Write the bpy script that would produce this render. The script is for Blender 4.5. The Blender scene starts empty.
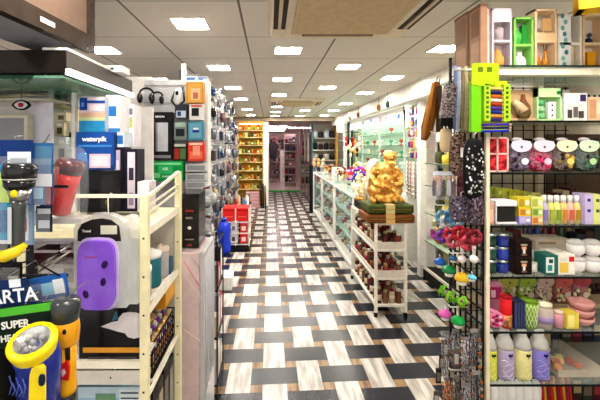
import bpy, math, random
from mathutils import Vector, Matrix
random.seed(7)
R = math.radians
SC = bpy.context.scene
COL = SC.collection
EYE = 1.5
FPX = 364.0

# ------------------------------------------------------------------ camera
cam_data = bpy.data.cameras.new('camera')
cam_data.sensor_width = 36.0
cam_data.lens = FPX / 600.0 * 36.0
cam_data.shift_x = 0.05
cam_data.shift_y = -0.09
cam_data.clip_start = 0.02
cam = bpy.data.objects.new('camera', cam_data)
cam.location = (0, 0, EYE)
cam.rotation_euler = (R(90), 0, 0)
COL.objects.link(cam)
SC.camera = cam

# ------------------------------------------------------------------ world (warm white fill light, added through the open end behind the camera)
w = bpy.data.worlds.new('world')
SC.world = w
w.use_nodes = True
w.node_tree.nodes['Background'].inputs[0].default_value = (1.0, 0.97, 0.92, 1)
w.node_tree.nodes['Background'].inputs[1].default_value = 0.85
LIGHT_EMIT = 78.0
SC.view_settings.view_transform = 'Standard'
SC.view_settings.look = 'None'
SC.view_settings.gamma = 1.0
SC.view_settings.use_curve_mapping = False
SC.view_settings.exposure = 0.66
SC.cycles.use_denoising = True
SC.cycles.max_bounces = 8
SC.cycles.transparent_max_bounces = 24
SC.cycles.caustics_reflective = False
SC.cycles.caustics_refractive = False
SC.cycles.sample_clamp_indirect = 6.0

# ------------------------------------------------------------------ helpers
def px(x, Y): return (x - 270.0) / FPX * Y          # photo column -> X at distance Y
def pz(y, Y): return EYE - (y - 146.0) / FPX * Y    # photo row -> Z at distance Y

def lin(c):
    c /= 255.0
    return c / 12.92 if c <= 0.04045 else ((c + 0.055) / 1.055) ** 2.4
def rgb(h): return tuple(lin(int(h[i:i+2], 16)) for i in (0, 2, 4)) + (1,)

_M = {}
def mat(spec):
    """'#rrggbb' satin, 'g#' glossy, 'm#' metal, 'r#' rough, 'c#' clear tinted plastic or glass, 'e<strength>#' emitting, 'n#' mottled, 's#' speckled"""
    if not isinstance(spec, str): return spec
    if spec in _M: return _M[spec]
    pre, hexc = spec.split('#')
    m = bpy.data.materials.new('material_' + spec.replace('#', ''))
    m.use_nodes = True
    nt = m.node_tree; b = nt.nodes['Principled BSDF']
    c = rgb(hexc)
    if pre[:1] not in ('e', 'c', 'm'): c = tuple(min(1, v ** 1.12) for v in c[:3]) + (1,)
    b.inputs['Base Color'].default_value = c
    b.inputs['Roughness'].default_value = {'': .5, 'g': .14, 'm': .28, 'r': .9, 'n': .55, 's': .6, 'c': .06}.get(pre[:1], .5)
    k = pre[:1]
    b.inputs['Specular IOR Level'].default_value = {'g': .35, 'c': .16, 'm': .5}.get(k, .09)
    if k == 'm': b.inputs['Metallic'].default_value = 1.0
    if k == 'c':
        b.inputs['Alpha'].default_value = float(pre[1:] or '0.22')
    if k == 'e':
        b.inputs['Emission Color'].default_value = c
        b.inputs['Emission Strength'].default_value = float(pre[1:] or '1')
        b.inputs['Base Color'].default_value = (.8, .8, .8, 1)
    else:
        n = nt.nodes.new('ShaderNodeTexNoise'); tc = nt.nodes.new('ShaderNodeTexCoord')
        nt.links.new(tc.outputs['Object'], n.inputs['Vector'])
        n.inputs['Scale'].default_value = {'n': 45, 's': 130}.get(k, 22)
        n.inputs['Detail'].default_value = 2
        mx = nt.nodes.new('ShaderNodeMix'); mx.data_type = 'RGBA'
        amt = {'n': .55, 's': .75}.get(k, .045)
        lo = tuple(v * (1 - amt) for v in c[:3]) + (1,)
        hi = tuple(min(1, v * (1 + amt * .8) + amt * .04) for v in c[:3]) + (1,)
        mx.inputs[6].default_value = lo; mx.inputs[7].default_value = hi
        rp = nt.nodes.new('ShaderNodeMapRange')
        rp.inputs[1].default_value = .42; rp.inputs[2].default_value = .58
        nt.links.new(n.outputs[0], rp.inputs[0]); nt.links.new(rp.outputs[0], mx.inputs[0])
        nt.links.new(mx.outputs[2], b.inputs['Base Color'])
    _M[spec] = m
    return m

class MB:
    """collects shapes; make() links them as ONE mesh object whose origin is self.o"""
    def __init__(s, o=(0, 0, 0)):
        s.o = Vector(o); s.v = []; s.f = []; s.fm = []; s.sm = []; s.mats = []
    def mi(s, m):
        if m not in s.mats: s.mats.append(m)
        return s.mats.index(m)
    def add(s, vs, fs, m, smooth=False):
        n = len(s.v); i = s.mi(m)
        s.v += [Vector(v) for v in vs]
        for f in fs:
            s.f.append([n + k for k in f]); s.fm.append(i); s.sm.append(smooth)
        return s
    def box(s, x0, x1, y0, y1, z0, z1, m, rz=0, T=None):
        vs = [Vector(p) for p in ((x0,y0,z0),(x1,y0,z0),(x1,y1,z0),(x0,y1,z0),(x0,y0,z1),(x1,y0,z1),(x1,y1,z1),(x0,y1,z1))]
        if rz:
            c = Vector(((x0+x1)/2, (y0+y1)/2, 0)); Rm = Matrix.Rotation(rz, 3, 'Z')
            vs = [Rm @ (v - c) + c for v in vs]
        if T: vs = [T @ v for v in vs]
        s.add(vs, ((0,3,2,1),(4,5,6,7),(0,1,5,4),(1,2,6,5),(2,3,7,6),(3,0,4,7)), m)
        return s
    def bar(s, a, b, t, m, t2=None):
        """square bar from a to b, thickness t"""
        a, b = Vector(a), Vector(b); d = (b - a)
        if d.length < 1e-6: return s
        d.normalize(); up = Vector((0, 0, 1)) if abs(d.z) < .9 else Vector((0, 1, 0))
        u = d.cross(up).normalized() * t / 2; w_ = u.cross(d).normalized() * (t2 or t) / 2
        vs = [p + q for p in (a, b) for q in (-u - w_, u - w_, u + w_, -u + w_)]
        s.add(vs, ((0,1,2,3),(7,6,5,4),(0,4,5,1),(1,5,6,2),(2,6,7,3),(3,7,4,0)), m)
        return s
    def tube(s, pts, r, m, seg=8, smooth=True):
        pts = [Vector(p) for p in pts]; n = len(pts); rs = r if isinstance(r, (list, tuple)) else [r] * n
        vs = []; prev = None
        for i, p in enumerate(pts):
            d = (pts[min(i+1, n-1)] - pts[max(i-1, 0)]).normalized()
            ref = prev if prev is not None else (Vector((0, 0, 1)) if abs(d.z) < .9 else Vector((1, 0, 0)))
            u = (ref - d * ref.dot(d))
            if u.length < 1e-5: u = Vector((0, 1, 0)) - d * d.y
            u.normalize(); prev = u; w_ = d.cross(u)
            for k in range(seg):
                a = 2 * math.pi * k / seg
                vs.append(p + (u * math.cos(a) + w_ * math.sin(a)) * rs[i])
        fs = [(i*seg+k, i*seg+(k+1)%seg, (i+1)*seg+(k+1)%seg, (i+1)*seg+k) for i in range(n-1) for k in range(seg)]
        fs += [tuple(range(seg))[::-1], tuple((n-1)*seg+k for k in range(seg))]
        s.add(vs, fs, m, smooth); return s
    def lathe(s, prof, c, m, seg=16, T=None, sy=1.0, smooth=True, mlist=None, cap=True):
        """prof = [(radius, z)...] around the vertical at c; mlist: a material per ring"""
        vs = []
        for r_, z in prof:
            for k in range(seg):
                a = 2 * math.pi * k / seg
                vs.append(Vector((r_ * math.cos(a), r_ * sy * math.sin(a), z)))
        if T: vs = [T @ v for v in vs]
        vs = [v + Vector(c) for v in vs]
        n = len(s.v); s.v += vs
        for i in range(len(prof) - 1):
            j = s.mi(mlist[i] if mlist else m)
            for k in range(seg):
                s.f.append([n+i*seg+k, n+i*seg+(k+1)%seg, n+(i+1)*seg+(k+1)%seg, n+(i+1)*seg+k]); s.fm.append(j); s.sm.append(smooth)
        for base, rev, q in ((0, True, 0), (len(prof)-1, False, -1)):
            if cap and prof[q][0] > 1e-4:
                f = [n + base*seg + k for k in range(seg)]
                s.f.append(f[::-1] if rev else f); s.fm.append(s.mi(mlist[min(base, len(mlist)-1)] if mlist else m)); s.sm.append(False)
        return s
    def ell(s, c, r, m, e1=1.0, e2=1.0, nu=14, nv=9, T=None):
        """superellipsoid: e<1 boxier"""
        sg = lambda v, e: math.copysign(abs(v) ** e, v)
        vs = []
        for j in range(nv + 1):
            ph = -math.pi/2 + math.pi * j / nv
            for k in range(nu):
                th = 2 * math.pi * k / nu
                vs.append(Vector((r[0]*sg(math.cos(ph), e1)*sg(math.cos(th), e2), r[1]*sg(math.cos(ph), e1)*sg(math.sin(th), e2), r[2]*sg(math.sin(ph), e1))))
        if T: vs = [T @ v for v in vs]
        vs = [v + Vector(c) for v in vs]
        fs = [(j*nu+k, j*nu+(k+1)%nu, (j+1)*nu+(k+1)%nu, (j+1)*nu+k) for j in range(nv) for k in range(nu)]
        s.add(vs, fs, m, True); return s
    def prism(s, outline, y0, y1, m, smooth=False):
        """outline of (x, z) points, counter-clockwise seen from -y, extruded from y0 to y1"""
        n = len(outline)
        vs = [(x, y0, z) for x, z in outline] + [(x, y1, z) for x, z in outline]
        fs = [tuple(range(n)), tuple(range(n, 2*n))[::-1]] + [(i, n+i, n+(i+1)%n, (i+1)%n) for i in range(n)]
        s.add(vs, fs, m, smooth); return s
    def text(s, txt, o, h, m, right=(1,0,0), up=(0,0,1), center=True, bold=0.0):
        cu = bpy.data.curves.new('lettering', 'FONT'); cu.body = txt; cu.size = h * 1.38
        cu.align_x = 'CENTER' if center else 'LEFT'; cu.align_y = 'CENTER'; cu.offset = bold; cu.extrude = 0.0004; cu.resolution_u = 2
        ob = bpy.data.objects.new('lettering', cu); me = bpy.data.meshes.new_from_object(ob)
        r_, u_ = Vector(right).normalized(), Vector(up).normalized(); n_ = r_.cross(u_)
        vs = [Vector(o) + r_ * v.co.x + u_ * v.co.y + n_ * v.co.z for v in me.vertices]
        s.add(vs, [tuple(p.vertices) for p in me.polygons], m)
        bpy.data.objects.remove(ob); bpy.data.curves.remove(cu); bpy.data.meshes.remove(me)
        return s
    def make(s, name, parent=None, bevel=0, loc=None, rz=0):
        me = bpy.data.meshes.new(name)
        me.from_pydata([tuple(v - s.o) for v in s.v], [], s.f)
        for m in s.mats: me.materials.append(mat(m))
        me.polygons.foreach_set('material_index', s.fm)
        me.polygons.foreach_set('use_smooth', s.sm)
        me.update()
        o = bpy.data.objects.new(name, me); COL.objects.link(o)
        if parent is not None:
            o.parent = parent
        else:
            o.location = s.o if loc is None else loc
            o.rotation_euler[2] = rz
        if bevel:
            b = o.modifiers.new('bevel', 'BEVEL'); b.width = bevel; b.segments = 2; b.limit_method = 'ANGLE'
        return o

def tag(o, label, cat, group=None):
    o['label'] = label; o['category'] = cat
    if group: o['group'] = group
    return o
def thing(name, label, cat, loc=(0, 0, 0), rz=0, group=None):
    o = bpy.data.objects.new(name, None); COL.objects.link(o); o.empty_display_size = .05
    o.location = loc; o.rotation_euler[2] = rz
    return tag(o, label, cat, group)
def struct(name, mb, bevel=0):
    o = mb.make(name, None, bevel); o['kind'] = 'structure'; return o
def dup(root, loc, label=None, group=None, rz=None):
    r_ = root.copy(); COL.objects.link(r_); r_.location = loc
    if rz is not None: r_.rotation_euler[2] = rz
    if label: r_['label'] = label
    if group: r_['group'] = group
    for ch in list(root.children):
        c = ch.copy(); COL.objects.link(c); c.parent = r_
        for g in ch.children:
            d = g.copy(); COL.objects.link(d); d.parent = c
    return r_
ORD = ['first','second','third','fourth','fifth','sixth','seventh','eighth','ninth','tenth','eleventh','twelfth','thirteenth','fourteenth','fifteenth','sixteenth','seventeenth','eighteenth']

# ------------------------------------------------------------------ floor material: woven marble tiles
def nodes(name):
    m = bpy.data.materials.new(name); m.use_nodes = True
    return m, m.node_tree, m.node_tree.nodes['Principled BSDF']
def mk_math(nt):
    def f(op, a, b=None, c=None):
        n = nt.nodes.new('ShaderNodeMath'); n.operation = op
        for i, v in enumerate((a, b, c)):
            if v is None: continue
            if hasattr(v, 'links') or hasattr(v, 'is_linked'): nt.links.new(v, n.inputs[i])
            else: n.inputs[i].default_value = v
        return n.outputs[0]
    return f
def mixc(nt, fac, a, b):
    n = nt.nodes.new('ShaderNodeMix'); n.data_type = 'RGBA'
    for i, v in ((0, fac), (6, a), (7, b)):
        if hasattr(v, 'is_linked'): nt.links.new(v, n.inputs[i])
        else: n.inputs[i].default_value = v
    return n.outputs[2]
def floor_material():
    m, nt, b = nodes('woven_marble_tiles'); f = mk_math(nt)
    geo = nt.nodes.new('ShaderNodeTexCoord'); sep = nt.nodes.new('ShaderNodeSeparateXYZ')
    nt.links.new(geo.outputs['Object'], sep.inputs[0]); X, Y = sep.outputs[0], sep.outputs[1]
    p, q = .2275, .240
    u = f('DIVIDE', f('SUBTRACT', X, .029), p)
    v = f('DIVIDE', f('SUBTRACT', f('SUBTRACT', Y, 2.615), f('MULTIPLY', X, .06)), q)
    iu = f('FLOOR', f('ADD', u, .5)); iv = f('FLOOR', f('ADD', v, .5))
    fu = f('ABSOLUTE', f('MULTIPLY', f('SUBTRACT', u, iu), p)); fv = f('ABSOLUTE', f('MULTIPLY', f('SUBTRACT', v, iv), q))
    a = f('LESS_THAN', fu, .076); c = f('LESS_THAN', fv, .085)
    par = f('GREATER_THAN', f('ABSOLUTE', f('MODULO', f('ADD', iu, iv), 2)), .5)
    both = f('MULTIPLY', a, c)
    isw = f('MAXIMUM', f('MULTIPLY', a, f('SUBTRACT', 1, c)), f('MULTIPLY', both, f('SUBTRACT', 1, par)))
    isb = f('MAXIMUM', f('MULTIPLY', c, f('SUBTRACT', 1, a)), f('MULTIPLY', both, par))
    # veins
    mp = nt.nodes.new('ShaderNodeMapping'); mp.inputs['Scale'].default_value = (26, 3.2, 1)
    nt.links.new(geo.outputs['Object'], mp.inputs[0])
    no = nt.nodes.new('ShaderNodeTexNoise'); no.inputs['Scale'].default_value = 1; no.inputs['Detail'].default_value = 5
    nt.links.new(mp.outputs[0], no.inputs['Vector'])
    # per-tile tone
    wn = nt.nodes.new('ShaderNodeTexWhiteNoise'); wn.noise_dimensions = '2D'
    cb = nt.nodes.new('ShaderNodeCombineXYZ')
    nt.links.new(f('FLOOR', f('DIVIDE', f('ADD', iu, iv), 2)), cb.inputs[0]); nt.links.new(iu, cb.inputs[1]); nt.links.new(cb.outputs[0], wn.inputs[0])
    vr = nt.nodes.new('ShaderNodeMapRange'); vr.inputs[1].default_value = .40; vr.inputs[2].default_value = .58
    nt.links.new(no.outputs[0], vr.inputs[0])
    white = mixc(nt, vr.outputs[0], rgb('918c86'), rgb('c2beb9'))
    white = mixc(nt, f('MULTIPLY', wn.outputs[0], .25), white, rgb('b5aca6'))
    black = mixc(nt, vr.outputs[0], rgb('0e1119'), rgb('20242f'))
    brown = mixc(nt, vr.outputs[0], rgb('6a5038'), rgb('8f7456'))
    col = mixc(nt, isw, brown, white); col = mixc(nt, isb, col, black)
    nt.links.new(col, b.inputs['Base Color'])
    b.inputs['Roughness'].default_value = .25
    b.inputs['Specular IOR Level'].default_value = .32
    return m
def ceiling_material():
    m, nt, b = nodes('ceiling_tiles'); f = mk_math(nt)
    geo = nt.nodes.new('ShaderNodeTexCoord'); sep = nt.nodes.new('ShaderNodeSeparateXYZ')
    nt.links.new(geo.outputs['Object'], sep.inputs[0]); X, Y = sep.outputs[0], sep.outputs[1]
    def line(c, off, wd):
        u = f('DIVIDE', f('SUBTRACT', c, off), .6); fr = f('ABSOLUTE', f('SUBTRACT', u, f('FLOOR', f('ADD', u, .5))))
        return f('LESS_THAN', fr, wd / .6)
    ln = f('MAXIMUM', line(X, -.160, .0065), f('MULTIPLY', line(Y, 1.823, .005), .65))
    no = nt.nodes.new('ShaderNodeTexNoise'); no.inputs['Scale'].default_value = 3
    nt.links.new(geo.outputs['Object'], no.inputs['Vector'])
    base = mixc(nt, no.outputs[0], rgb('f0e9df'), rgb('eae2d7'))
    nt.links.new(mixc(nt, ln, base, rgb('6f665e')), b.inputs['Base Color'])
    b.inputs['Roughness'].default_value = .7
    return m
FLOOR_M, CEIL_M = floor_material(), ceiling_material()
CZ = 2.226
FX0, FX1, FY1 = -2.4, 2.3, 18.0
struct('floor', MB().box(FX0, FX1, -1.0, 12.0, -.05, 0, FLOOR_M))
struct('floor_far', MB().box(FX0, FX1, 12.0, FY1, -.05, 0, 'g#e2cccc'))
struct('trim_1', MB().box(-.9, .98, 11.9, 12.08, 0, .035, '#1f9a45'))
struct('ceiling', MB().box(FX0, FX1, -1.0, 9.1, CZ, CZ + .05, CEIL_M))
struct('ceiling_far', MB().box(FX0, FX1, 9.1, FY1, CZ - .05, CZ + .0, '#e0cac6'))
struct('trim_2', MB().box(-1.0, FX1, 9.05, 9.1, CZ - .10, CZ, '#a39584'))
struct('wall_left', MB().box(FX0 - .05, FX0, -1.0, FY1, 0, CZ, '#d4d0cc'))
struct('wall_right', MB().box(FX1, FX1 + .05, -1.0, FY1, 0, CZ, '#e8e2d4'))
struct('wall_back', MB().box(FX0, FX1, FY1, FY1 + .05, 0, CZ, '#ead8d4'))
struct('wall_partition', MB().box(FX0, -.765, 2.34, 2.42, 0, 1.945, '#cac6c2'))
struct('trim_3', MB().box(1.62, FX1, 2.62, 9.6, 2.03, CZ, '#f1ede4'))
struct('wall_pillar', MB().box(-.17, -.04, 9.15, 9.4, 0, CZ - .12, '#e9e2da'))

# ------------------------------------------------------------------ ceiling lights
L0 = thing('ceiling_light', '', 'ceiling light', (0, 0, CZ), group='square recessed ceiling lights')
fr = MB()
h = .108; t = .014
for a in ((-h, h, -h, -h+t), (-h, h, h-t, h), (-h, -h+t, -h, h), (h-t, h, -h, h)): fr.box(a[0], a[1], a[2], a[3], -.008, 0, '#f2ece2')
fr.make('frame', L0)
MB().box(-.094, .094, -.094, .094, -.004, 0, 'e%g#fff6ea' % LIGHT_EMIT).make('diffuser', L0)
spots = [(-.47,2.15,'by the left tile seam, closest to the camera'),(.135,2.75,'just past the air conditioner panel'),(-.47,3.35,'second along the column over the left edge of the aisle'),(.13,3.95,'second in the centre column past the air conditioner'),
 (-.46,4.52,'third along the column over the left edge of the aisle'),(.71,3.32,'right of centre, first past the air conditioner corner'),(.71,4.5,'right of centre, second past the air conditioner corner'),(1.30,2.70,'above the hanging pouches, against the right bulkhead'),
 (1.29,3.85,'second beside the right bulkhead'),(1.29,4.95,'third beside the right bulkhead'),(-1.25,2.74,'tucked above the white router by the television'),(-1.21,3.97,'above the headphones on the grey display panel'),
 (-.45,5.6,'fourth along the column over the left edge of the aisle'),(.13,5.15,'in front of the farther air conditioner'),(.13,6.65,'just beyond the farther air conditioner'),(.12,7.7,'first of the pair before the ceiling beam, nearer'),
 (.12,8.7,'closest to the ceiling beam in the centre column'),(-.45,7.2,'over the left edge, above the yellow shelves, nearer'),(-.45,8.5,'over the left edge right above the yellow shelves'),(.71,5.9,'right of centre beside the farther air conditioner'),
 (.71,7.4,'right of centre beyond the farther air conditioner'),(.71,8.7,'right of centre, last before the ceiling beam'),(1.29,6.2,'fourth beside the right bulkhead'),(1.29,7.4,'fifth beside the right bulkhead'),(1.29,8.6,'last beside the right bulkhead'),
 (-1.2,5.2,'beyond the grey display panel on the left side'),(-1.2,6.6,'far left side above the tall gridwall'),
 (-.47,.9,'overhead left of the camera'),(.13,.3,'overhead just ahead of the camera'),(.95,.9,'overhead beside the right shelves'),(-1.3,.4,'overhead behind the television')]
for i, (x, y, d) in enumerate(spots):
    o = L0 if i == 0 else dup(L0, (0, 0, 0))
    o.location = (x, y, CZ); o['label'] = ('square white recessed ceiling light ' + d)
for i, (x, y) in enumerate(((.1, 12.6), (.1, 14.2), (.1, 15.8), (-1.2, 13), (1.2, 13.4))):
    o = MB((x, y, CZ - .05)).box(x-.5, x+.5, y-.02, y+.02, CZ-.075, CZ-.05, 'e30#fff0f0').make('tube_light')
    tag(o, 'white tube light on the far pink ceiling, %s' % ('nearest over the aisle','middle one over the aisle','deepest over the aisle','left of the aisle','right of the aisle')[i], 'ceiling light', 'tube lights in the far room')

# ------------------------------------------------------------------ ceiling air conditioners
def aircon(x, y, label):
    r_ = thing('ceiling_air_conditioner', label, 'air conditioner', (x, y, CZ), group='ceiling air conditioner panels')
    b = MB(); hs = .43
    b.prism([(-hs, 0), (hs, 0), (hs-.02, -.035), (-hs+.02, -.035)][::-1], -hs, hs, '#f3e6d2'); b.make('panel', r_)
    MB().box(-.29, .29, -.27, .31, -.046, -.03, 'r#e0cba8').box(-.27, .27, -.25, .29, -.049, -.045, 'r#dcc5a0').make('intake_grille', r_, .004)
    for (x0, x1, y0, y1) in ((-.22, .22, -.385, -.315), (-.22, .22, .345, .375), (-.40, -.33, -.22, .24), (.33, .40, -.22, .24)):
        v = MB().box(x0, x1, y0, y1, -.0375, -.034, '#3a2e25')
        if x1 - x0 > y1 - y0: v.box(x0+.01, x1-.01, y0+.012, y1-.012, -.045, -.0375, '#d2bd9e')
        else: v.box(x0+.026, x1-.026, y0+.01, y1-.01, -.045, -.0375, '#e0d0b8')
        v.make('air_outlet', r_)
    return r_
aircon(.42, 1.91, 'square beige air conditioner panel in the ceiling above the aisle, the big near one')
aircon(.42, 5.95, 'small looking beige air conditioner panel farther down the ceiling')
# ================================================================== RIGHT FRONT SHELVING (faces the camera)
CN = [('white','#eeeae4'),('cream','#e9dfc4'),('lime','#b9d24a'),('yellow','#e9cf3c'),('pink','#e58fa6'),('magenta','#c22f78'),('lilac','#b7a3d6'),('purple','#6f4ba8'),
      ('navy','#20284f'),('blue','#2c62b8'),('teal','#2a8d96'),('green','#3d9a4b'),('olive','#8b8a45'),('orange','#e07b2a'),('red','#c52a2e'),('maroon','#6d1f2a'),
      ('brown','#7a4d2c'),('tan','#c9a77c'),('grey','#9b9c9f'),('black','#1c1c20'),('silver','m#c9ccd0'),('gold','m#d6a23a')]
CD = dict(CN)
U = thing('glass_shelving_unit', 'black wire shelving unit with glass shelves and cream post, crowded with gifts and toiletries', 'shelving', (.835, 1.4, 0))
SX0, SX1, SY0, SY1 = .835, 1.72, 1.4, 1.80
SHZ = [1.804, 1.598, 1.398, 1.194, .998, .787, .584, .36]
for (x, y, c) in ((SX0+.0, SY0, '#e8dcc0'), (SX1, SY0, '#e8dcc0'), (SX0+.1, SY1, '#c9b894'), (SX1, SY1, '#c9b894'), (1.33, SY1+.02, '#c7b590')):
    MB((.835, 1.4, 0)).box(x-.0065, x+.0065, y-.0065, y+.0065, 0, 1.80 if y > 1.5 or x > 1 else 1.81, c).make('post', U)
for i, z in enumerate(SHZ):
    s_ = MB((.835, 1.4, 0))
    if i == 0:
        s_.box(SX0-.004, SX1, SY0-.03, SY1, z-.006, z, 'c.5#bfe0cf').box(SX0-.004, SX1, SY0-.032, SY0-.03, z-.006, z, '#14312a')
        o = s_.make('glass_shelf', U)
        MB((.835, 1.4, 0)).box(SX0, SX1, SY0-.022, SY0+.02, z-.034, z-.008, '#efe8d2').make('shelf_rail', U)
        MB((.835, 1.4, 0)).bar((SX0+.012, SY0+.02, z-.02), (SX0+.012, 1.66, z-.02), .016, '#e8dcc0').make('side_rail', U)
    else:
        s_.box(SX0, SX1, SY0, SY1, z-.006, z, 'c.16#c7d6cc').box(SX0, SX1, SY0-.003, SY0, z-.008, z, '#171b19')
        s_.make('glass_shelf', U)
g = MB((.835, 1.4, 0))
for k in range(11): g.bar((SX0+.10+k*.052, SY1-.008, .1), (SX0+.10+k*.052, SY1-.008, 1.79), .0042, '#17171a')
for k in range(33): g.bar((SX0+.1, SY1-.013, .12+k*.052), (1.465, SY1-.013, .12+k*.052), .0042, '#17171a')
g.make('back_grid', U)
MB((.835, 1.4, 0)).box(1.40, SX1, SY1+.045, SY1+.065, 0, 1.56, '#5a4838').make('dark_back_panel', U)
MB((.835, 1.4, 0)).box(SX0+.12, 1.40, SY1+.05, SY1+.07, 0, 1.78, '#dccfb2').make('back_panel', U)
# side gridwall facing the aisle
G = thing('gridwall_rack', 'black wire gridwall at the aisle end of the glass shelves, hung with accessories', 'gridwall', (.822, 1.41, 0))
g = MB((.822, 1.41, 0))
for k in range(7): g.bar((.822, 1.405+k*.040, .1), (.822, 1.405+k*.044, 1.80), .006, '#141416')
for k in range(30): g.bar((.818, 1.405, .12+k*.0575), (.818, 1.65, .12+k*.0575), .006, '#141416')
g.make('wire_grid', G)
MB((.822, 1.41, 0)).bar((.82, 1.655, 0), (.82, 1.655, 1.9), .010, '#2a2a2c').make('post', G)

def hook(x, y, z, ln, label, dx=-1):
    o = MB((x, y, z)).tube([(x, y, z), (x + dx*ln, y, z), (x + dx*(ln+.006), y, z+.008)], .0028, '#e9e6e0', 6).make('display_hook')
    return tag(o, label, 'hook', 'white display hooks on the gridwall')

def carton(x0, x1, zt, zb, y, dep, col, decals=(), label='', name='carton', cat='box', group=None, side=None, rz=0, window=None, lidc=None):
    """box with printed front; decals = (u0, v0, u1, v1, colour) in fractions of the front"""
    m = MB(((x0+x1)/2, y, zb)); w_, h_ = x1-x0, zt-zb
    m.box(x0, x1, y, y+dep, zb, zt, col)
    for k, (u0, v0, u1, v1, c) in enumerate(decals):
        m.box(x0+u0*w_, x0+u1*w_, y-.0006-.0003*k, y, zb+v0*h_, zb+v1*h_, c)
    if side:
        xs = x1 if x1 < 0 else x0; d_ = .0006 if x1 < 0 else -.0006
        m.box(min(xs, xs+d_), max(xs, xs+d_), y+.1*dep, y+.9*dep, zb+.1*h_, zb+.9*h_, side)
    o = m.make(name, None, 0, None, rz)
    return tag(o, label, cat, group)

def PX(a, b, Y): return px(a, Y), px(b, Y)
# ---- row 1 (top glass shelf)
z1 = SHZ[0] + .0008; Y = 1.44
for k, (y0, y1, zt, c, lab) in enumerate(((1.455, 1.535, 2.07, '#b08a70', 'tall brown gift box at the aisle end of the top glass shelf, front one'), (1.555, 1.66, 2.075, '#a5846a', 'tall brown gift box on the top glass shelf, behind the front brown one'))):
    t_ = thing('gift_box', lab, 'box', (.87, y0, z1), group='brown gift boxes')
    MB((.87, y0, z1)).box(.842, .868, y0, y1, z1, zt, c).box(.8412, .842, y0+.012, y1-.012, z1+.14, zt-.02, '#8f6f58').box(.8412, .842, y0+.012, y1-.012, z1+.01, z1+.12, '#c29f84').make('body', t_)
    MB((.87, y0, z1)).box(.8405, .8695, y0-.001, y1+.001, zt-.012, zt, '#7d5c48').make('lid', t_)
def window_box(a, b, top, col, label, parts, inner='#efe6dc'):
    x0, x1 = PX(a, b, Y); zt = pz(top, Y); dep = .055; fr_ = .008; w_ = x1-x0; h_ = zt-z1
    t_ = thing('window_gift_box', label, 'gift box', ((x0+x1)/2, Y, z1))
    m = MB(((x0+x1)/2, Y, z1))
    m.box(x0, x0+fr_, Y, Y+dep, z1, zt, col).box(x1-fr_, x1, Y, Y+dep, z1, zt, col).box(x0, x1, Y, Y+dep, z1, z1+fr_, col).box(x0, x1, Y, Y+dep, zt-fr_, zt, col)
    zm = z1 + h_*.46
    m.box(x0+fr_, x1-fr_, Y, Y+dep, zm-.005, zm+.005, col).box(x0, x1, Y+dep-.003, Y+dep, z1, zt, inner)
    m.make('box_frame', t_)
    parts(t_, x0+fr_, x1-fr_, z1+fr_, zm-.005, zm+.005, zt-fr_, Y+.028, ((x0+x1)/2, Y, z1))
    return t_
def p_pear(t_, x0, x1, za, zb, zc, zd, y, o):
    cx = (x0+x1)/2
    MB(o).lathe([(.0, 0), (.02, .002), (.026, .022), (.022, .045), (.011, .065), (.004, .078), (.0, .082)], (cx-.002, y, za), '#d39a55', 14).make('pear_candle', t_)
    MB(o).lathe([(.017, 0), (.018, .05), (.012, .055), (.0, .055)], (cx+.004, y, zc), '#b9aeb0', 12).make('glass_jar', t_)
    MB(o).box(x0, x1, y-.028, y-.026, zc+.07, zd, '#e6dfec').make('printed_header', t_)
def p_green(t_, x0, x1, za, zb, zc, zd, y, o):
    cx = (x0+x1)/2
    MB(o).lathe([(.019, 0), (.02, .045), (.014, .05), (.012, .062), (.0, .062)], (cx-.012, y, zc), 'g#58b85a', 12).make('green_bottle', t_)
    MB(o).box(cx+.006, x1-.002, y-.01, y+.01, zc, zc+.08, '#2f8d3c').make('green_soap', t_)
    MB(o).lathe([(.0, 0), (.022, .0), (.025, .02), (.02, .04), (.009, .05), (.009, .062), (.0, .062)], (cx, y, za), '#eef1f0', 14).make('white_jar', t_)
def p_diff(t_, x0, x1, za, zb, zc, zd, y, o):
    cx = (x0+x1)/2
    for dx in (-.016, .018):
        MB(o).lathe([(.015, 0), (.013, .03), (.006, .055), (.006, .07), (.0, .07)], (cx+dx, y, za), 'g#c98a2a', 12).make('amber_bottle', t_)
    MB(o).tube([(cx+.014, y, za+.07), (cx+.010, y, zb)], .0015, '#5a3222', 5).tube([(cx+.02, y, za+.07), (cx+.026, y, zb)], .0015, '#5a3222', 5).make('reed_sticks', t_)
    MB(o).box(x0, x1, y-.028, y-.026, zc, zc+.03, '#e8c79c').box(x0+.02, x1-.015, y-.030, y-.026, zc+.035, zc+.085, '#caa36f').make('printed_header', t_)
def p_flow(t_, x0, x1, za, zb, zc, zd, y, o):
    cx = (x0+x1)/2; m = MB(o).box(x0, cx+.004, y-.028, y-.026, za, zd, '#f2f4f2')
    for i in range(9): m.ell((x0+.008+random.random()*.026, y-.029, za+.01+i*.024), (.008, .002, .010), ('#6fb3ad', '#8fc3c0', '#4f8f9c')[i % 3], nu=8, nv=5)
    m.make('floral_panel', t_)
    MB(o).lathe([(.014, 0), (.015, .08), (.007, .095), (.007, .12), (.0, .12)], (cx+.022, y, za), '#e7cfae', 12).make('tall_bottle', t_)
def p_bird(t_, x0, x1, za, zb, zc, zd, y, o):
    cx = (x0+x1)/2
    MB(o).box(cx-.014, cx+.018, y-.012, y+.012, za, za+.065, '#e6a41f').make('yellow_soap', t_)
    MB(o).ell((cx, y, zc+.01), (.016, .012, .016), '#2c3450').ell((cx+.004, y, zc+.036), (.009, .009, .010), '#49536e').make('bird_figurine', t_)
window_box(492, 512, 8, '#c9bccb', 'lavender framed window gift box holding a tan pear-shaped candle', p_pear)
window_box(514, 533.5, 17, '#8cc763', 'green framed window gift box with a green bottle over a white jar', p_green)
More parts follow.
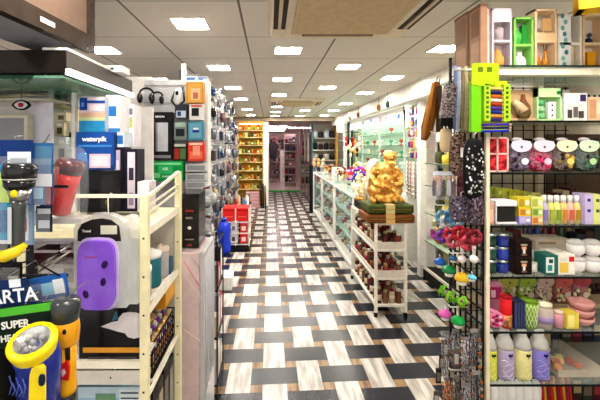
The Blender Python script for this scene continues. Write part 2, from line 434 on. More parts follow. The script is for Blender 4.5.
window_box(535, 557, 9, '#e8cda8', 'beige window gift box with two amber reed diffuser bottles', p_diff)
window_box(558, 582, 14, '#eee7d8', 'white window gift box printed with teal flowers, beside a tall cream bottle', p_flow)
window_box(583, 606, 14, '#e5c9a0', 'window gift box with a dark bird figurine over a yellow soap', p_bird)
carton(px(486,1.46)+.0, px(491.5,1.46), pz(9,1.46), z1, 1.457, .08, '#d9b8a4', [(.2,.1,.8,.9,'#e8cfc0')], 'narrow pinkish box between the brown gift boxes and the lavender framed box', 'gift_box', 'box')
# hanging yellow sign box top right
t_ = thing('hanging_display_box', 'yellow framed box hanging from the ceiling in the top right corner', 'display box', (1.165, 1.19, CZ), rz=R(-28))
MB().box(-.12, .14, -.03, .03, -.265, -.02, '#b98437').make('body', t_)
m = MB()
for a in ((-.13, -.11, -.27, -.01), (.13, .15, -.27, -.01), (-.13, .15, -.27, -.25), (-.13, .15, -.03, -.01)): m.box(a[0], a[1], -.04, .035, a[2], a[3], '#e5b52a')
m.make('frame', t_); MB().bar((0, 0, -.02), (0, 0, 0), .02, '#c9a24a').make('ceiling_bracket', t_)

# ---- row 2
z2 = SHZ[1] + .0008; Y = 1.425
for i in range(7):
    x0, x1 = PX(511+i*8.6, 518.5+i*8.6, 1.70); c = ['#efe9e0','#d9b7a4','#f0ece6','#e3bda8','#f2eee6','#eadccb','#efe8de'][i]
    carton(x0, x1, z2+.162, z2+.09, 1.70, .03, c, [(.2,.2,.8,.8,['#f7f3ee','#c48d80','#f7f3ee','#cf8f83','#fff','#e5cbb5','#f7f3ee'][i].replace('#fff','#ffffff') if i==4 else ['#f7f3ee','#c48d80','#f7f3ee','#cf8f83','#ffffff','#e5cbb5','#f7f3ee'][i])],
           'small %s card box at the back of the second shelf, %s from the aisle' % (['white','pinkish','pale','rosy','bright white','cream','off-white'][i], ORD[i]), 'small_box', 'box', 'small boxes at the back of the second shelf')
o = MB((px(540,1.71), 1.69, z2)).box(px(511,1.71), px(573,1.71), 1.69, 1.75, z2, z2+.088, '#a5977e').make('riser'); tag(o, 'tan step riser under the small card boxes on the second shelf', 'riser')
x0, x1 = PX(511, 536.5, Y); t_ = thing('gift_box', 'tan box with a brown teardrop vase shape, second shelf beside the neon holder', 'gift box', ((x0+x1)/2, Y, z2))
oo = ((x0+x1)/2, Y, z2)
MB(oo).box(x0, x1, Y+.02, Y+.06, z2, pz(89,Y), '#bfa07a').box(x0, x1, Y, Y+.06, z2, z2+.01, '#cdb08c').make('body', t_)
MB(oo).lathe([(0,0),(.02,.0),(.028,.02),(.024,.05),(.010,.075),(.008,.095),(0,.095)], (x0+.06, Y+.02, z2+.01), '#7a5238', 12).make('vase', t_)
MB(oo).tube([(x0+.012, Y+.004, z2+.075), (x0+.03, Y+.002, z2+.06), (x0+.045, Y-.002, z2+.035)], [.012,.016,.022], '#d6bd99', 10).make('scroll', t_)
MB(oo).lathe([(.010,0),(.022,0),(.022,.004),(.010,.004)], (0,0,0), '#6b5a36', 14, T=Matrix.Translation((x0+.043, Y-.01, z2+.03)) @ Matrix.Rotation(R(90), 4, 'X')).make('ring', t_)
x0, x1 = PX(537, 562, Y); t_ = thing('gift_box', 'pale green gift box with round soaps and a white card with three dots', 'gift box', ((x0+x1)/2, Y, z2)); oo = ((x0+x1)/2, Y, z2)
zt = pz(88, Y)
MB(oo).box(x0, x1, Y+.03, Y+.055, z2, zt, '#a7cf8f').box(x0, x0+.006, Y, Y+.05, z2, zt, '#bfe0a6').box(x1-.006, x1, Y, Y+.05, z2, zt, '#bfe0a6').box(x0, x1, Y, Y+.05, zt-.035, zt, '#c2e2a8').box(x0, x1, Y, Y+.05, z2, z2+.006, '#bfe0a6').make('box_frame', t_)
for k in range(3): MB(oo).ell((x0+.026, Y+.016, z2+.02+k*.026), (.016, .013, .013), ('#7cc08a','#9ccf9a','#5eaf78')[k]).make('round_soap', t_)
m = MB(oo).box(x0+.048, x0+.078, Y+.005, Y+.02, z2+.008, z2+.075, '#f0f0ea')
for k in range(3): m.box(x0+.060, x0+.067, Y+.004, Y+.005, z2+.018+k*.02, z2+.025+k*.02, '#2d3a35')
m.make('dotted_card', t_)
MB(oo).ell((x0+.085, Y-.001, zt-.018), (.009, .002, .008), '#2f7d4a', nu=10, nv=5).make('clover_mark', t_)
for i in range(6):
    x = px(569+i*5.4, 1.72); o = MB((x, 1.70, z2+.10)).lathe([(.009,0),(.010,.022),(.005,.03),(.005,.04),(0,.04)], (x, 1.70, z2+.10), 'g#3a2446', 8).make('perfume_bottle')
    tag(o, 'tiny dark purple bottle on the back riser of the second shelf, %s from the aisle' % ORD[i], 'bottle', 'tiny dark purple bottles')
o = MB((1.36, 1.68, z2)).box(px(566,1.70), px(606,1.70), 1.68, 1.76, z2, z2+.10, '#9a8a72').make('riser'); tag(o, 'brownish riser under the tiny dark purple bottles', 'riser')
carton(*PX(564, 587, Y), pz(93, Y), z2, Y, .05, '#f0ece6', [(.06,.06,.94,.6,'#ddd9d4'),(.15,.1,.35,.4,'#4e4a4a'),(.4,.12,.6,.5,'#6d6660'),(.62,.1,.85,.35,'#4a4648'),(.7,.7,.94,.94,'#3e3464')], 'white box with a grey photo of glasses, second shelf right side', 'tableware_box')
carton(*PX(588.5, 604, Y), pz(97, Y), z2, Y, .05, '#e3c5a2', [(.05,.1,.5,.9,'#cf9f78'),(.5,.3,.9,.8,'#f0dcc3')], 'tan and peach box at the right edge of the second shelf', 'gift_box')

# ---- row 3
z3 = SHZ[2] + .0008; Y = 1.418
x0, x1 = PX(486.5, 508.5, Y); oo = ((x0+x1)/2, Y, z3); t_ = thing('window_gift_box', 'pink framed box with four red panes at the aisle end of the third shelf', 'gift box', oo)
zt = pz(137, Y); m = MB(oo).box(x0, x1, Y+.004, Y+.05, z3, zt, '#e2b1b0')
xm = (x0+x1)/2; zm = z3+(zt-z3)*.52
for a in ((x0,x0+.006,z3,zt),(x1-.006,x1,z3,zt),(xm-.003,xm+.003,z3,zt),(x0,x1,z3,z3+.006),(x0,x1,zm-.003,zm+.003),(x0,x1,zt-.006,zt)): m.box(a[0],a[1],Y-.001,Y+.004,a[2],a[3],'#f0c9c2')
m.make('box_frame', t_)
m = MB(oo)
for a in ((x0+.006,xm-.003,z3+.006,zm-.003),(xm+.003,x1-.006,z3+.006,zm-.003),(x0+.006,xm-.003,zm+.003,zt-.006),(xm+.003,x1-.006,zm+.003,zt-.006)): m.box(a[0],a[1],Y+.001,Y+.004,a[2],a[3],'n#c0242f')
m.make('red_pane', t_)
def pouch(xc, y, zb, w_, h_, col, lab, head='#efe6f0', sticker='#f3e6ec', bits=None):
    t_ = thing('potpourri_bag', lab, 'potpourri bag', (xc, y, zb)); o = (xc, y, zb)
    MB(o).ell((xc, y, zb+h_*.40), (w_*.5, .022, h_*.40), 's'+col, .55, .7).make('filled_bag', t_)
    MB(o).ell((xc, y, zb+h_*.435), (w_*.505, .0235, h_*.42), 'c.08#ffffff', .55, .7).make('clear_film', t_)
    pts = []
    for k in range(9):
        a = math.pi + math.pi*k/8; pts.append((xc+math.cos(a)*w_*.47, zb+h_*.84+math.sin(a)*h_*.22))
    pts += [(xc+w_*.40, zb+h_*.95), (xc, zb+h_*1.0), (xc-w_*.40, zb+h_*.95)]
    m = MB(o).prism(pts, y-.027, y-.024, head)
    m.ell((xc, y-.0275, zb+h_*.78), (.005, .001, .005), '#5c4a52', nu=8, nv=4); m.make('header_label', t_)
    m = MB(o).prism([(xc+w_*.16+math.cos(2*math.pi*k/14)*.013, zb+h_*.33+math.sin(2*math.pi*k/14)*.013) for k in range(14)], y-.0275, y-.024, sticker); m.make('round_sticker', t_)
    if bits:
        m = MB(o)
        for k in range(9): m.ell((xc+random.uniform(-.4,.4)*w_, y-.021, zb+h_*random.uniform(.12,.55)), (.009,.004,.009), bits[k % len(bits)], nu=8, nv=5)
        m.make('dried_petals', t_)
    if h_ > .08: MB(o).ell((xc, y, zb+h_*1.02), (.024, .006, .008), 'c.5#e9e4e6', nu=8, nv=5).make('gathered_top', t_)
    return t_
for a, b, col, hd, st, lab, bits in ((509.5,531.5,'#4d3450','#e0d4ee','#efe9f6','lilac label over dark purple petals',('#7d6a86','#2e2233')),
      (532,554.5,'#a3174d','#e9d2dd','#f0c8d6','pale pink label over magenta petals',('#d8336f','#7a0f38')),
      (555,577,'#4f3320','#eee6bf','#e8d26f','cream yellow label over brown petals',('#8a6a2e','#c9a94a','#2d1c12')),
      (577.5,599,'#1d3a2c','#d3e6c6','#b9d99b','pale green label over dark green petals',('#2f5b45','#12241b','#4f7a5a'))):
    x0, x1 = PX(a, b, Y); pouch((x0+x1)/2, Y+.02, z3, x1-x0, .125, col, 'bag of potpourri on the third shelf with a ' + lab, hd, st, bits)

# ---- row 4
z4 = SHZ[3] + .0008; Y = 1.418
x0, x1 = PX(495, 517, Y); oo = ((x0+x1)/2, Y+.03, z4); t_ = thing('black_tin', 'black square tin with a white lid on the fourth shelf', 'tin', oo)
MB(oo).box(x0+.006, x1-.004, Y, Y+.07, z4+.008, z4+.07, 'g#0d0d10').make('body', t_, .006)
MB(oo).box(x0, x1, Y-.004, Y+.075, z4, z4+.009, '#e9e8e6').box(x0+.002, x1, Y-.003, Y+.073, z4+.07, z4+.092, '#eceaea').box(x0-.0, x0+.006, Y-.004, Y+.074, z4, z4+.08, '#e2e0de').make('lid', t_, .004)
carton(*PX(486.5, 494, Y), z4+.082, z4, Y, .06, '#dba58a', [(.15,.1,.85,.7,'#e9bda4')], 'small peach box left of the black tin', 'small_box')
n = 0
for k in range(7):          # diagonal line of yellow-green soap boxes at the back
    x = px(490+k*7.2, 1.66-k*.021); y = 1.66-k*.021; c = ['#a9b04a','#b8bf52','#c6c64e','#c9c83f','#d6cf45','#cfd26a','#d8d884'][k]
    carton(x, x+.034, z4+.118-k*.002, z4+.075, y, .02, c, [(.3,.3,.7,.7,'#e9e9a0' if k % 2 else '#8c9a3a')], 'lime yellow soap box in the slanting back row, fourth shelf, %s from the aisle' % ORD[k], 'soap_box', 'box', 'slanting back row of soap boxes')
o = MB((.98, 1.68, z4)).box(px(489,1.69), px(548,1.69), 1.69, 1.75, z4, z4+.074, '#a09070').make('riser'); tag(o, 'low tan riser behind the black tin on the fourth shelf', 'riser')
for i, (a, b, t0, t1, c, d, lab) in enumerate(((519,531,222,214,'#a69bd2','#c3bbe6','lilac soap box in the lower layer beside the black tin'),(532,543,222,214,'#e3b97d','#cf7f3e','peach and orange soap box in the lower layer'),(519,531,213.6,205,'#e5c545','#c9832e','golden yellow soap box in the upper layer beside the black tin'),
        (532,543,213.6,205,'#b7cf74','#7fa143','light green soap box in the upper layer'),(518,530,204.6,193,'#d6c83b','#b39a2b','bright yellow soap box on top of the stack beside the tin'),(531,543,204.6,193,'#dfe08a','#b8bf55','pale lime soap box on top of the stack'))):
    lo = z4 if i < 2 else (z4+.031 if i < 4 else z4+.063); hi = z4+.031 if i < 2 else (z4+.063 if i < 4 else z4+.105)
    carton(*PX(a, b, Y), hi, lo, Y, .05, c, [(.1,.15,.55,.85,d),(.6,.3,.9,.7,'#f0ead0')], lab, 'soap_box')
for i, (c, d, cn) in enumerate((('#c9bfe0','#8a7bb8','lilac'),('#e4e08c','#a9b040','yellow'),('#d8df8a','#86a23a','lime'),('#eccb86','#d28a3c','amber'),('#eec4ba','#cf6a50','peach'),('#e5d58c','#b08b28','ochre'))):
    xc = px(547.5+i*6.6, Y); oo = (xc, Y+.02, z4); t_ = thing('lotion_bottle', '%s lotion bottle with a white cap in the line on the fourth shelf' % cn, 'bottle', oo, group='lotion bottles on the fourth shelf')
    MB(oo).lathe([(.0125,0),(.0125,.07),(.008,.082),(.006,.084)], oo, c, 12).make('body', t_); MB(oo).lathe([(.009,0),(.009,.024),(.006,.027),(0,.027)], (xc, Y+.02, z4+.084), '#f2f0ee', 10).make('cap', t_)
    MB(oo).box(xc-.008, xc+.008, Y+.006, Y+.0105, z4+.015, z4+.055, d).make('label', t_)
carton(*PX(585, 593, Y), z4+.118, z4, Y, .06, '#cbbce2', [(.3,.75,.7,.85,'#4a3a86'),(.3,.4,.7,.5,'#4a3a86')], 'tall lilac box with small dark marks, right end of the fourth shelf', 'tall_box')
carton(*PX(593.5, 602, Y), z4+.116, z4, Y, .06, '#dbe08e', [(.3,.75,.7,.85,'#5a6a26'),(.3,.4,.7,.5,'#5a6a26')], 'tall lime box with small dark marks, right end of the fourth shelf', 'tall_box')

# ---- row 5
z5 = SHZ[4] + .0008; Y = 1.418
for cx_, cols, cn in ((494.5, ('g#163c28','g#1c4a30','g#1a4028'), 'dark green'), (506.8, ('g#1d2f86','g#24399a','g#22348e'), 'royal blue')):
    for k in range(3):
        x = px(cx_, Y); z = z5+k*.052; oo = (x, Y+.03, z)
        t_ = thing('candle_tin', '%s glass candle in a stack of three on the fifth shelf, %s one' % (cn, ('bottom','middle','top')[k]), 'candle', oo, group='stacked candle glasses')
        MB(oo).lathe([(.0,0),(.021,.0),(.0235,.006),(.0235,.042),(.020,.042)], oo, cols[k], 16).make('glass', t_)
        MB(oo).lathe([(.0245,0),(.0245,.009),(0,.009)], (x, Y+.03, z+.042), 'm#b9c0c4', 16).make('lid', t_)
for k in range(2):
    z = z5+k*.066; x0, x1 = PX(516, 532, Y)
    m = carton(x0, x1, z+.065, z, Y, .06, '#2a1712', [(.06,.06,.94,.94,'#1a0f0d'),(.3,.72,.7,.82,'#b9a58c'),(.36,.5,.64,.66,'#f0b08a'),(.43,.25,.57,.5,'#f6e6d4'),(.34,.14,.66,.22,'#8a6a58')],
      'dark brown boxed candle with a glowing cup picture, %s of two on the fifth shelf' % ('lower','upper')[k], 'candle_box', 'box', 'two dark candle boxes')
carton(*PX(533, 543, Y), z5+.038, z5, Y+.03, .05, '#cfc8bd', [(.2,.2,.8,.8,'#efeae2')], 'little off-white box right of the dark candle boxes', 'small_box')
MBx = MB((px(539,1.5), 1.5, z5+.038)).box(px(535,1.5), px(544,1.5), 1.485, 1.54, z5+.038, z5+.062, '#ece8e2').make('small_box'); tag(MBx, 'little white box on top of the off-white box, fifth shelf', 'box')
carton(*PX(545, 558, Y), z5+.075, z5, Y, .06, '#2c6f66', [(.08,.1,.7,.9,'#dfe9e4'),(.2,.2,.55,.5,'#3d8f86'),(.3,.6,.6,.8,'#184a45')], 'teal and white small box in the middle of the fifth shelf', 'tea_box')
carton(*PX(558.5, 575, Y), z5+.078, z5, Y, .10, '#efeae0', [(.08,.1,.6,.6,'#e9c65a'),(.62,.1,.92,.5,'#f4efe6'),(.64,.65,.95,.9,'#c4282a'),(.1,.65,.5,.85,'#e3dccf')], 'white box with yellow picture and red logo on the fifth shelf', 'food_box')
o = MB((px(552,1.58), 1.56, z5)).box(px(536,1.56), px(575,1.56), 1.56, 1.68, z5, z5+.095, '#ded4c4').box(px(536,1.56)+.01, px(556,1.56), 1.5595, 1.56, z5+.08, z5+.09, '#b59a78').make('long_box'); tag(o, 'long cream box lying behind the teal and the yellow pictured boxes', 'box')
for k in range(2):
    for j, dx in enumerate((0, .066)):
        x = px(584, Y)+dx; z = z5+k*.066; oo = (x, Y+.04, z)
        t_ = thing('white_cup', 'rounded white candle cup on the fifth shelf, %s, %s' % (('lower','upper')[k], ('beside the white food box','at the right edge')[j]), 'cup', oo, group='rounded white cups')
        MB(oo).lathe([(0,0),(.02,0),(.031,.014),(.032,.036),(.029,.046)], oo, 'g#f0ece8', 18).make('bowl', t_)
        MB(oo).lathe([(.031,0),(.030,.008),(.014,.017),(0,.018)], (x, Y+.04, z+.046), 'c.6#f5f2ef', 18).make('lid', t_)
for i in range(7):
    c, cn = (('#2b3470','navy'),('#3b4aa0','blue'),('#6d1f2a','maroon'),('#7c2230','wine red'),('#3a5a44','green'),('#8a7a58','khaki'),('#d5cdc0','off-white'))[i]
    x = px(529+i*8, 1.7); oo = (x, 1.70, z5)
    t_ = thing('slim_bottle', 'slim %s bottle standing at the back of the fifth shelf' % cn, 'bottle', oo, group='slim bottles at the back of the fifth shelf')
    MB(oo).lathe([(.013,0),(.014,.10),(.006,.125),(.006,.135)], oo, 'g'+c, 10).make('body', t_); MB(oo).lathe([(.008,0),(.008,.022),(0,.022)], (x, 1.70, z5+.135), '#d8d0c0', 8).make('cap', t_)

# ---- row 6
z6 = SHZ[5] + .0008; Y = 1.418
def jar(name, xc, y, zb, prof, col, lab, cat, lid=None, band=None, seg=18, smooth=True):
    oo = (xc, y, zb); t_ = thing(name, lab, cat, oo); MB(oo).lathe(prof, oo, col, seg).make('body', t_)
    if lid: MB(oo).lathe(lid[0], (xc, y, zb+prof[-1][1]), lid[1], seg).make('lid', t_)
    if band:
        r_, za, zb2, c = band; MB(oo).lathe([(r_, za), (r_, zb2)], oo, c, seg).make('label_band', t_)
    return t_
x = px(497, Y); oo = (x, Y+.02, z6); t_ = thing('round_gift_tin', 'round pink flowered tin facing out, aisle end of the sixth shelf', 'tin', oo)
TT = Matrix.Rotation(R(90), 4, 'X')
MB(oo).lathe([(0,-.02),(.030,-.02),(.032,-.016),(.032,.016),(.030,.02),(0,.02)], (x, Y+.02, z6+.033), '#d982a5', 20, T=TT).make('body', t_)
m = MB(oo)
for k in range(8):
    a = k*.785; m.ell((x+.018*math.cos(a), Y-.001, z6+.033+.018*math.sin(a)), (.008,.002,.006), ('#c22a5e','#f0b9cd','#8f1f4a')[k%3], nu=8, nv=4)
m.ell((x, Y-.001, z6+.033), (.010,.002,.008), '#8f2450', nu=8, nv=4).make('flower_print', t_)
carton(*PX(488, 503, 1.53), z6+.125, z6, 1.53, .05, '#d88aac', [(.1,.55,.9,.95,'#b3386e'),(.2,.6,.5,.85,'#f1c6d8')], 'pink box standing behind the round flowered tin', 'gift_box')
jar('red_canister', px(509, Y), Y+.02, z6, [(.0,0),(.021,0),(.021,.115)], '#d4262a', 'red cylinder canister with an orange bottom picture on the sixth shelf', 'canister', ([(.022,0),(.022,.01),(0,.01)], '#a81d22'), (.0216, .006, .05, 'n#c98a4e'))
carton(*PX(514.5, 525.5, Y), z6+.105, z6, Y, .05, '#2d3352', [(.06,.05,.2,.95,'#4c5478'),(.35,.05,.45,.95,'#4c5478'),(.6,.05,.7,.95,'#4c5478'),(.85,.05,.95,.95,'#4c5478')], 'dark navy striped box between the red canister and the green tumbler', 'gift_box')
x = px(533, Y); oo = (x, Y+.02, z6); t_ = thing('patterned_tumbler', 'lime green tumbler with a white lattice pattern on the sixth shelf', 'tumbler', oo)
MB(oo).lathe([(0,0),(.024,0),(.028,.1),(.026,.1)], oo, '#7fa52a', 18).make('body', t_)
m = MB(oo)
for k in range(14):
    a = 2*math.pi*k/14
    for s_ in (-1, 1): m.tube([(x+math.cos(a+s_*j*.28)*(.0246+.0040*j/4), Y+.02+math.sin(a+s_*j*.28)*(.0246+.004*j/4), z6+.006+j*.022) for j in range(5)], .0012, '#dfe9b8', 4)
m.make('lattice_pattern', t_); MB(oo).lathe([(.029,0),(.029,.006),(0,.008)], (x, Y+.02, z6+.1), '#6d8f24', 18).make('lid', t_)
jar('jar', px(548, Y), Y+.02, z6, [(0,0),(.027,0),(.031,.03),(.03,.07),(.022,.082)], 'c.55#e9d8c8', 'pale jar of mixed bath beads with a cream lid, sixth shelf', 'jar', ([(.026,0),(.026,.012),(0,.016)], '#ece0c4'), (.0312, .02, .045, '#a18bb4'))
jar('jar', px(562, Y), Y+.02, z6, [(0,0),(.018,0),(.02,.045),(.014,.055)], '#d9a0a8', 'small rosy jar right of the pale bath bead jar', 'jar', ([(.017,0),(.017,.01),(0,.01)], '#e9d6c0'))
carton(*PX(567, 579, Y), z6+.06, z6, Y, .05, '#e3cf55', [(.1,.1,.6,.9,'#f0e48e')], 'small yellow box before the pink bowls, sixth shelf', 'soap_box')
for k in range(3):
    x = px(590, Y); z = z6+k*.030; o = MB((x, Y+.04, z)).lathe([(0,0),(.024,0),(.04,.02),(.043,.034),(.04,.034),(.022,.006),(0,.006)], (x, Y+.04, z), 'c.75#e7a8a2', 20).make('glass_bowl')
    tag(o, 'pink glass bowl stacked at the right end of the sixth shelf, %s of three' % ('bottom','middle','top')[k], 'bowl', 'pink glass bowls')
for i, (a, w_, c, hd, cn) in enumerate(((506,.07,'#a8a84a','#d9d98a','olive'),(524,.075,'#93a838','#e6e6a6','yellow green'),(542,.075,'#b9a090','#e9ddcf','beige'),(560,.08,'#b2564a','#efd0c4','rust red'),(578,.08,'#9a3f48','#e9b9b9','dark rose'))):
    pouch(px(a, 1.62), 1.62, z6+.02, w_, .12, c, 'clear bag of %s potpourri behind the front row of the sixth shelf' % cn, c, '#cfc0a8', ('#c9b98a', '#6a3a2a', '#dfe0b0'))
o = MB((1.2, 1.66, z6)).box(.86, 1.62, 1.595, 1.70, z6, z6+.02, '#9c8c70').make('riser'); tag(o, 'flat tan riser under the potpourri bags on the sixth shelf', 'riser')

# ---- row 7: big bottles
z7 = SHZ[6] + .0008; Y = 1.412
def lotion(a, b, col, leaf, lab, sw='#ffffff'):
    x0, x1 = PX(a, b, Y); r_ = (x1-x0)/2; xc = (x0+x1)/2; y = Y+r_+.002; oo = (xc, y, z7); t_ = thing('bath_bottle', lab, 'bottle', oo)
    prof = [(0,0),(r_*.86,0),(r_,.008),(r_*1.0,.110)]
    MB(oo).lathe(prof[:4]+[(r_*.99,.116)], oo, col, 22).make('body', t_)
    MB(oo).lathe([(r_*.99,.116),(r_*.95,.130),(r_*.80,.148),(r_*.52,.166),(r_*.48,.171)], oo, 'g#c9c6c0', 22).make('clear_shoulder', t_)
    MB(oo).lathe([(r_*.50,0),(r_*.50,.015),(r_*.42,.019),(0,.019)], (xc, y, z7+.171), '#f2f2f0', 16).make('cap', t_)
    m = MB(oo)
    for s_ in (-1, 1): m.ell((xc+s_*.0042+.003, y-r_-.0004, z7+.100), (.0050,.0012,.0062), leaf, nu=8, nv=5, T=Matrix.Rotation(s_*.5, 4, 'Y'))
    m.box(xc+.0022, xc+.0038, y-r_-.0012, y-r_+.0005, z7+.087, z7+.096, leaf).make('leaf_logo', t_)
    m = MB(oo)
    for k in range(5):
        z0_ = z7+.012+k*.015; pts = []
        for j in range(7):
            an = -math.pi/2 + (j-3)*.26; pts.append((xc+math.cos(an)*(r_+.0003), y+math.sin(an)*(r_+.0003), z0_+.008*math.sin(j*1.1+k*1.7)))
        m.tube(pts, .0011, sw, 4)
    m.make('swirl_print', t_)
lotion(486.5, 500.5, '#dfe05c', '#3a4a1c', 'yellow bath bottle half hidden behind the cream post, seventh shelf', '#eef0a0')
lotion(501.5, 519, '#b9aacb', '#3a2a6e', 'pale lilac bath bottle with silver shoulder, between two yellow bottles', '#e6def0')
lotion(519.5, 536.5, '#e6df9c', '#2f3a1c', 'pale yellow bath bottle between the lilac and the violet bottle', '#efe9b8')
lotion(537, 554.5, '#8f86cf', '#241c66', 'violet blue bath bottle at the right of the row of bottles', '#b9b2ea')
# clear tray
oo = (px(575, 1.5), 1.5, z7); t_ = thing('food_tray', 'clear plastic tray of wrapped sweets right of the violet bottle', 'tray', oo)
x0, x1 = PX(556, 604, 1.44)
MB(oo).add([(x0+.01,1.44,z7),(x1-.02,1.44,z7),(x1-.03,1.72,z7),(x0+.02,1.72,z7),(x0,1.43,z7+.035),(x1,1.43,z7+.035),(x1,1.74,z7+.035),(x0,1.74,z7+.035)], ((0,1,5,4),(1,2,6,5),(2,3,7,6),(3,0,4,7),(0,3,2,1)), 'c.45#e9ddc6').make('tray', t_)
MB(oo).add([(x0,1.43,z7+.036),(x1,1.43,z7+.036),(x1-.03,1.74,z7+.05),(x0+.03,1.74,z7+.11),(x0+.02,1.60,z7+.10),(x1-.05,1.60,z7+.055)], ((0,1,5,4),(4,5,2,3)), 'c.16#f4efe4').make('lid', t_)
for k in range(16):
    xx = random.uniform(x0+.03, x1-.04); yy = random.uniform(1.47, 1.68)
    o = MB((xx, yy, z7+.006)).ell((xx, yy, z7+.02), (.017,.013,.012), ('#d98a3a','#e8c070','#b9562e','#d9cf8a')[k%4], .7, .8, nu=9, nv=6).make('wrapped_sweet')
    tag(o, '%s wrapped sweet lying in the clear plastic tray' % ('orange','golden','rusty','pale yellow')[k%4], 'sweet', '%s sweets in the clear tray' % ('orange','golden','rusty','pale yellow')[k%4])
# ---- row 8
z8 = SHZ[7] + .0008
for i in range(6):
    x = px(495+i*8.5, 1.45); o = MB((x, 1.46, z8)).lathe([(0,0),(.018,0),(.02,.17),(.016,.19),(.010,.2),(0,.205)], (x, 1.46, z8), 'g#e6e2de', 14).make('white_bottle')
    tag(o, 'white domed bottle on the bottom glass shelf below the bath bottles, %s from the aisle' % ORD[i], 'bottle', 'white domed bottles')
for i in range(10):
    x = px(545+i*3.2, 1.46); c, cn = (('#b3221f','red'),('#c9912a','amber'),('#8a1f2c','dark red'))[i%3]
    o = MB((x, 1.46, z8)).tube([(x, 1.46, z8), (x+.012, 1.50, z8+.19)], .005, c, 6).make('incense_stick')
    tag(o, '%s incense stick leaning on the bottom glass shelf, %s from the left' % (cn, ORD[i]), 'incense', 'incense sticks')
# dark things hanging at the right back
for i in range(6):
    for j, z in enumerate((.75, 1.0, 1.18, .60)):
        c, cn = (('#2a1a1c','dark brown'),('#4a1a20','maroon'),('#1d2224','black'),('#5a2a22','rust'))[(i+j)%4]
        x = 1.40+i*.034; o = MB((x, 1.74, z)).ell((x, 1.74, z+.045), (.014,.012,.05), 'n'+c, .5, .6, nu=8, nv=6).make('sachet')
        tag(o, 'small %s sachet hung on the back grid at the right, row %s' % (cn, ('third lowest','second highest','highest','lowest')[j]), 'sachet', '%s sachets, %s row' % (cn, ('third lowest','second highest','highest','lowest')[j]))

# filler boxes, mostly dark, added so the shelf depths read as dark gaps
def gap_filler_boxes(z, y, a0, a1, hmax, n, pal, row, name='filler_box'):
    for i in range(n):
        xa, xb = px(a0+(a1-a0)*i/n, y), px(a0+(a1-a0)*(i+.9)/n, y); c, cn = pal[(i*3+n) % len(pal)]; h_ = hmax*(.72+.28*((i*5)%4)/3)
        tag(MB(((xa+xb)/2, y, z)).box(xa, xb, y, y+.06, z, z+h_, c).box(xa+.004, xb-.004, y-.0006, y, z+h_*.25, z+h_*.6, ('#6b5f52','#8f2f36','#3f4a66','#a08c68')[i%4]).make(name), '%s filler box added deep in the %s shelf, %s from the aisle' % (cn, row, ORD[i]), 'box', 'filler boxes added deep in the shelves')
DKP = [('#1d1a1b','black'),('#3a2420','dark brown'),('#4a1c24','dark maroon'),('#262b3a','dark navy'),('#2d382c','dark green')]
gap_filler_boxes(z7, 1.60, 488, 560, .150, 9, DKP, 'seventh')
gap_filler_boxes(z7, 1.70, 562, 604, .130, 4, DKP, 'seventh right')
gap_filler_boxes(z3, 1.62, 500, 600, .135, 12, DKP+[('#7a6a58','taupe'),('#8a3a48','rose')], 'third')
gap_filler_boxes(z2, 1.56, 489, 509, .10, 2, DKP, 'second')
gap_filler_boxes(z5, 1.60, 489, 530, .13, 5, DKP+[('#5a6a58','sage')], 'fifth')
gap_filler_boxes(z5, 1.62, 577, 604, .15, 3, DKP, 'fifth right')
gap_filler_boxes(z4, 1.60, 549, 584, .12, 5, DKP+[('#b8a888','beige')], 'fourth')
gap_filler_boxes(z8, 1.62, 500, 604, .16, 10, DKP, 'bottom')
GXF = .785
def fy(a, y): return min(y, GXF * FPX / (a - 270.0)) if a > 400 else y
# ================================================================== AISLE GRIDWALL ITEMS
# neon pencil display
oo = (px(490, 1.362), 1.362, 1.55); t_ = thing('pencil_display', 'neon green hanging cardboard display filled with striped pencils', 'display', oo)
Yn = 1.362
def nx(p_): return px(p_, Yn)
def nz(p_): return pz(p_, Yn)
m = MB(oo).prism([(nx(472), nz(84)), (nx(472), nz(64.5)), (nx(474), nz(63)), (nx(497), nz(63)), (nx(499), nz(64.5)), (nx(499), nz(80)), (nx(493), nz(85)), (nx(480), nz(86))][::-1], Yn, Yn+.004, '#a9cc1c')
m.make('header', t_)
m = MB(oo)
for a in (478, 487): m.box(nx(a), nx(a+5), Yn-.0008, Yn, nz(72), nz(67), '#5f7413')
m.make('slot', t_)
m = MB(oo).box(nx(472), nx(481.5), Yn+.002, Yn+.02, nz(132), nz(84), '#74c018').box(nx(484.5), nx(490.5), Yn, Yn+.02, nz(121), nz(84), '#a8cc30').box(nx(504), nx(510.5), Yn, Yn+.02, nz(121), nz(84), '#a8cc30').box(nx(472), nx(510.5), Yn+.018, Yn+.022, nz(131), nz(80), '#b9cf2a')
for a in (486.2, 505.8):
    for k in range(7): m.box(nx(a), nx(a+2.6), Yn-.0008, Yn, nz(118-k*4.8), nz(115.4-k*4.8), '#3e5a18')
m.make('backing_card', t_)
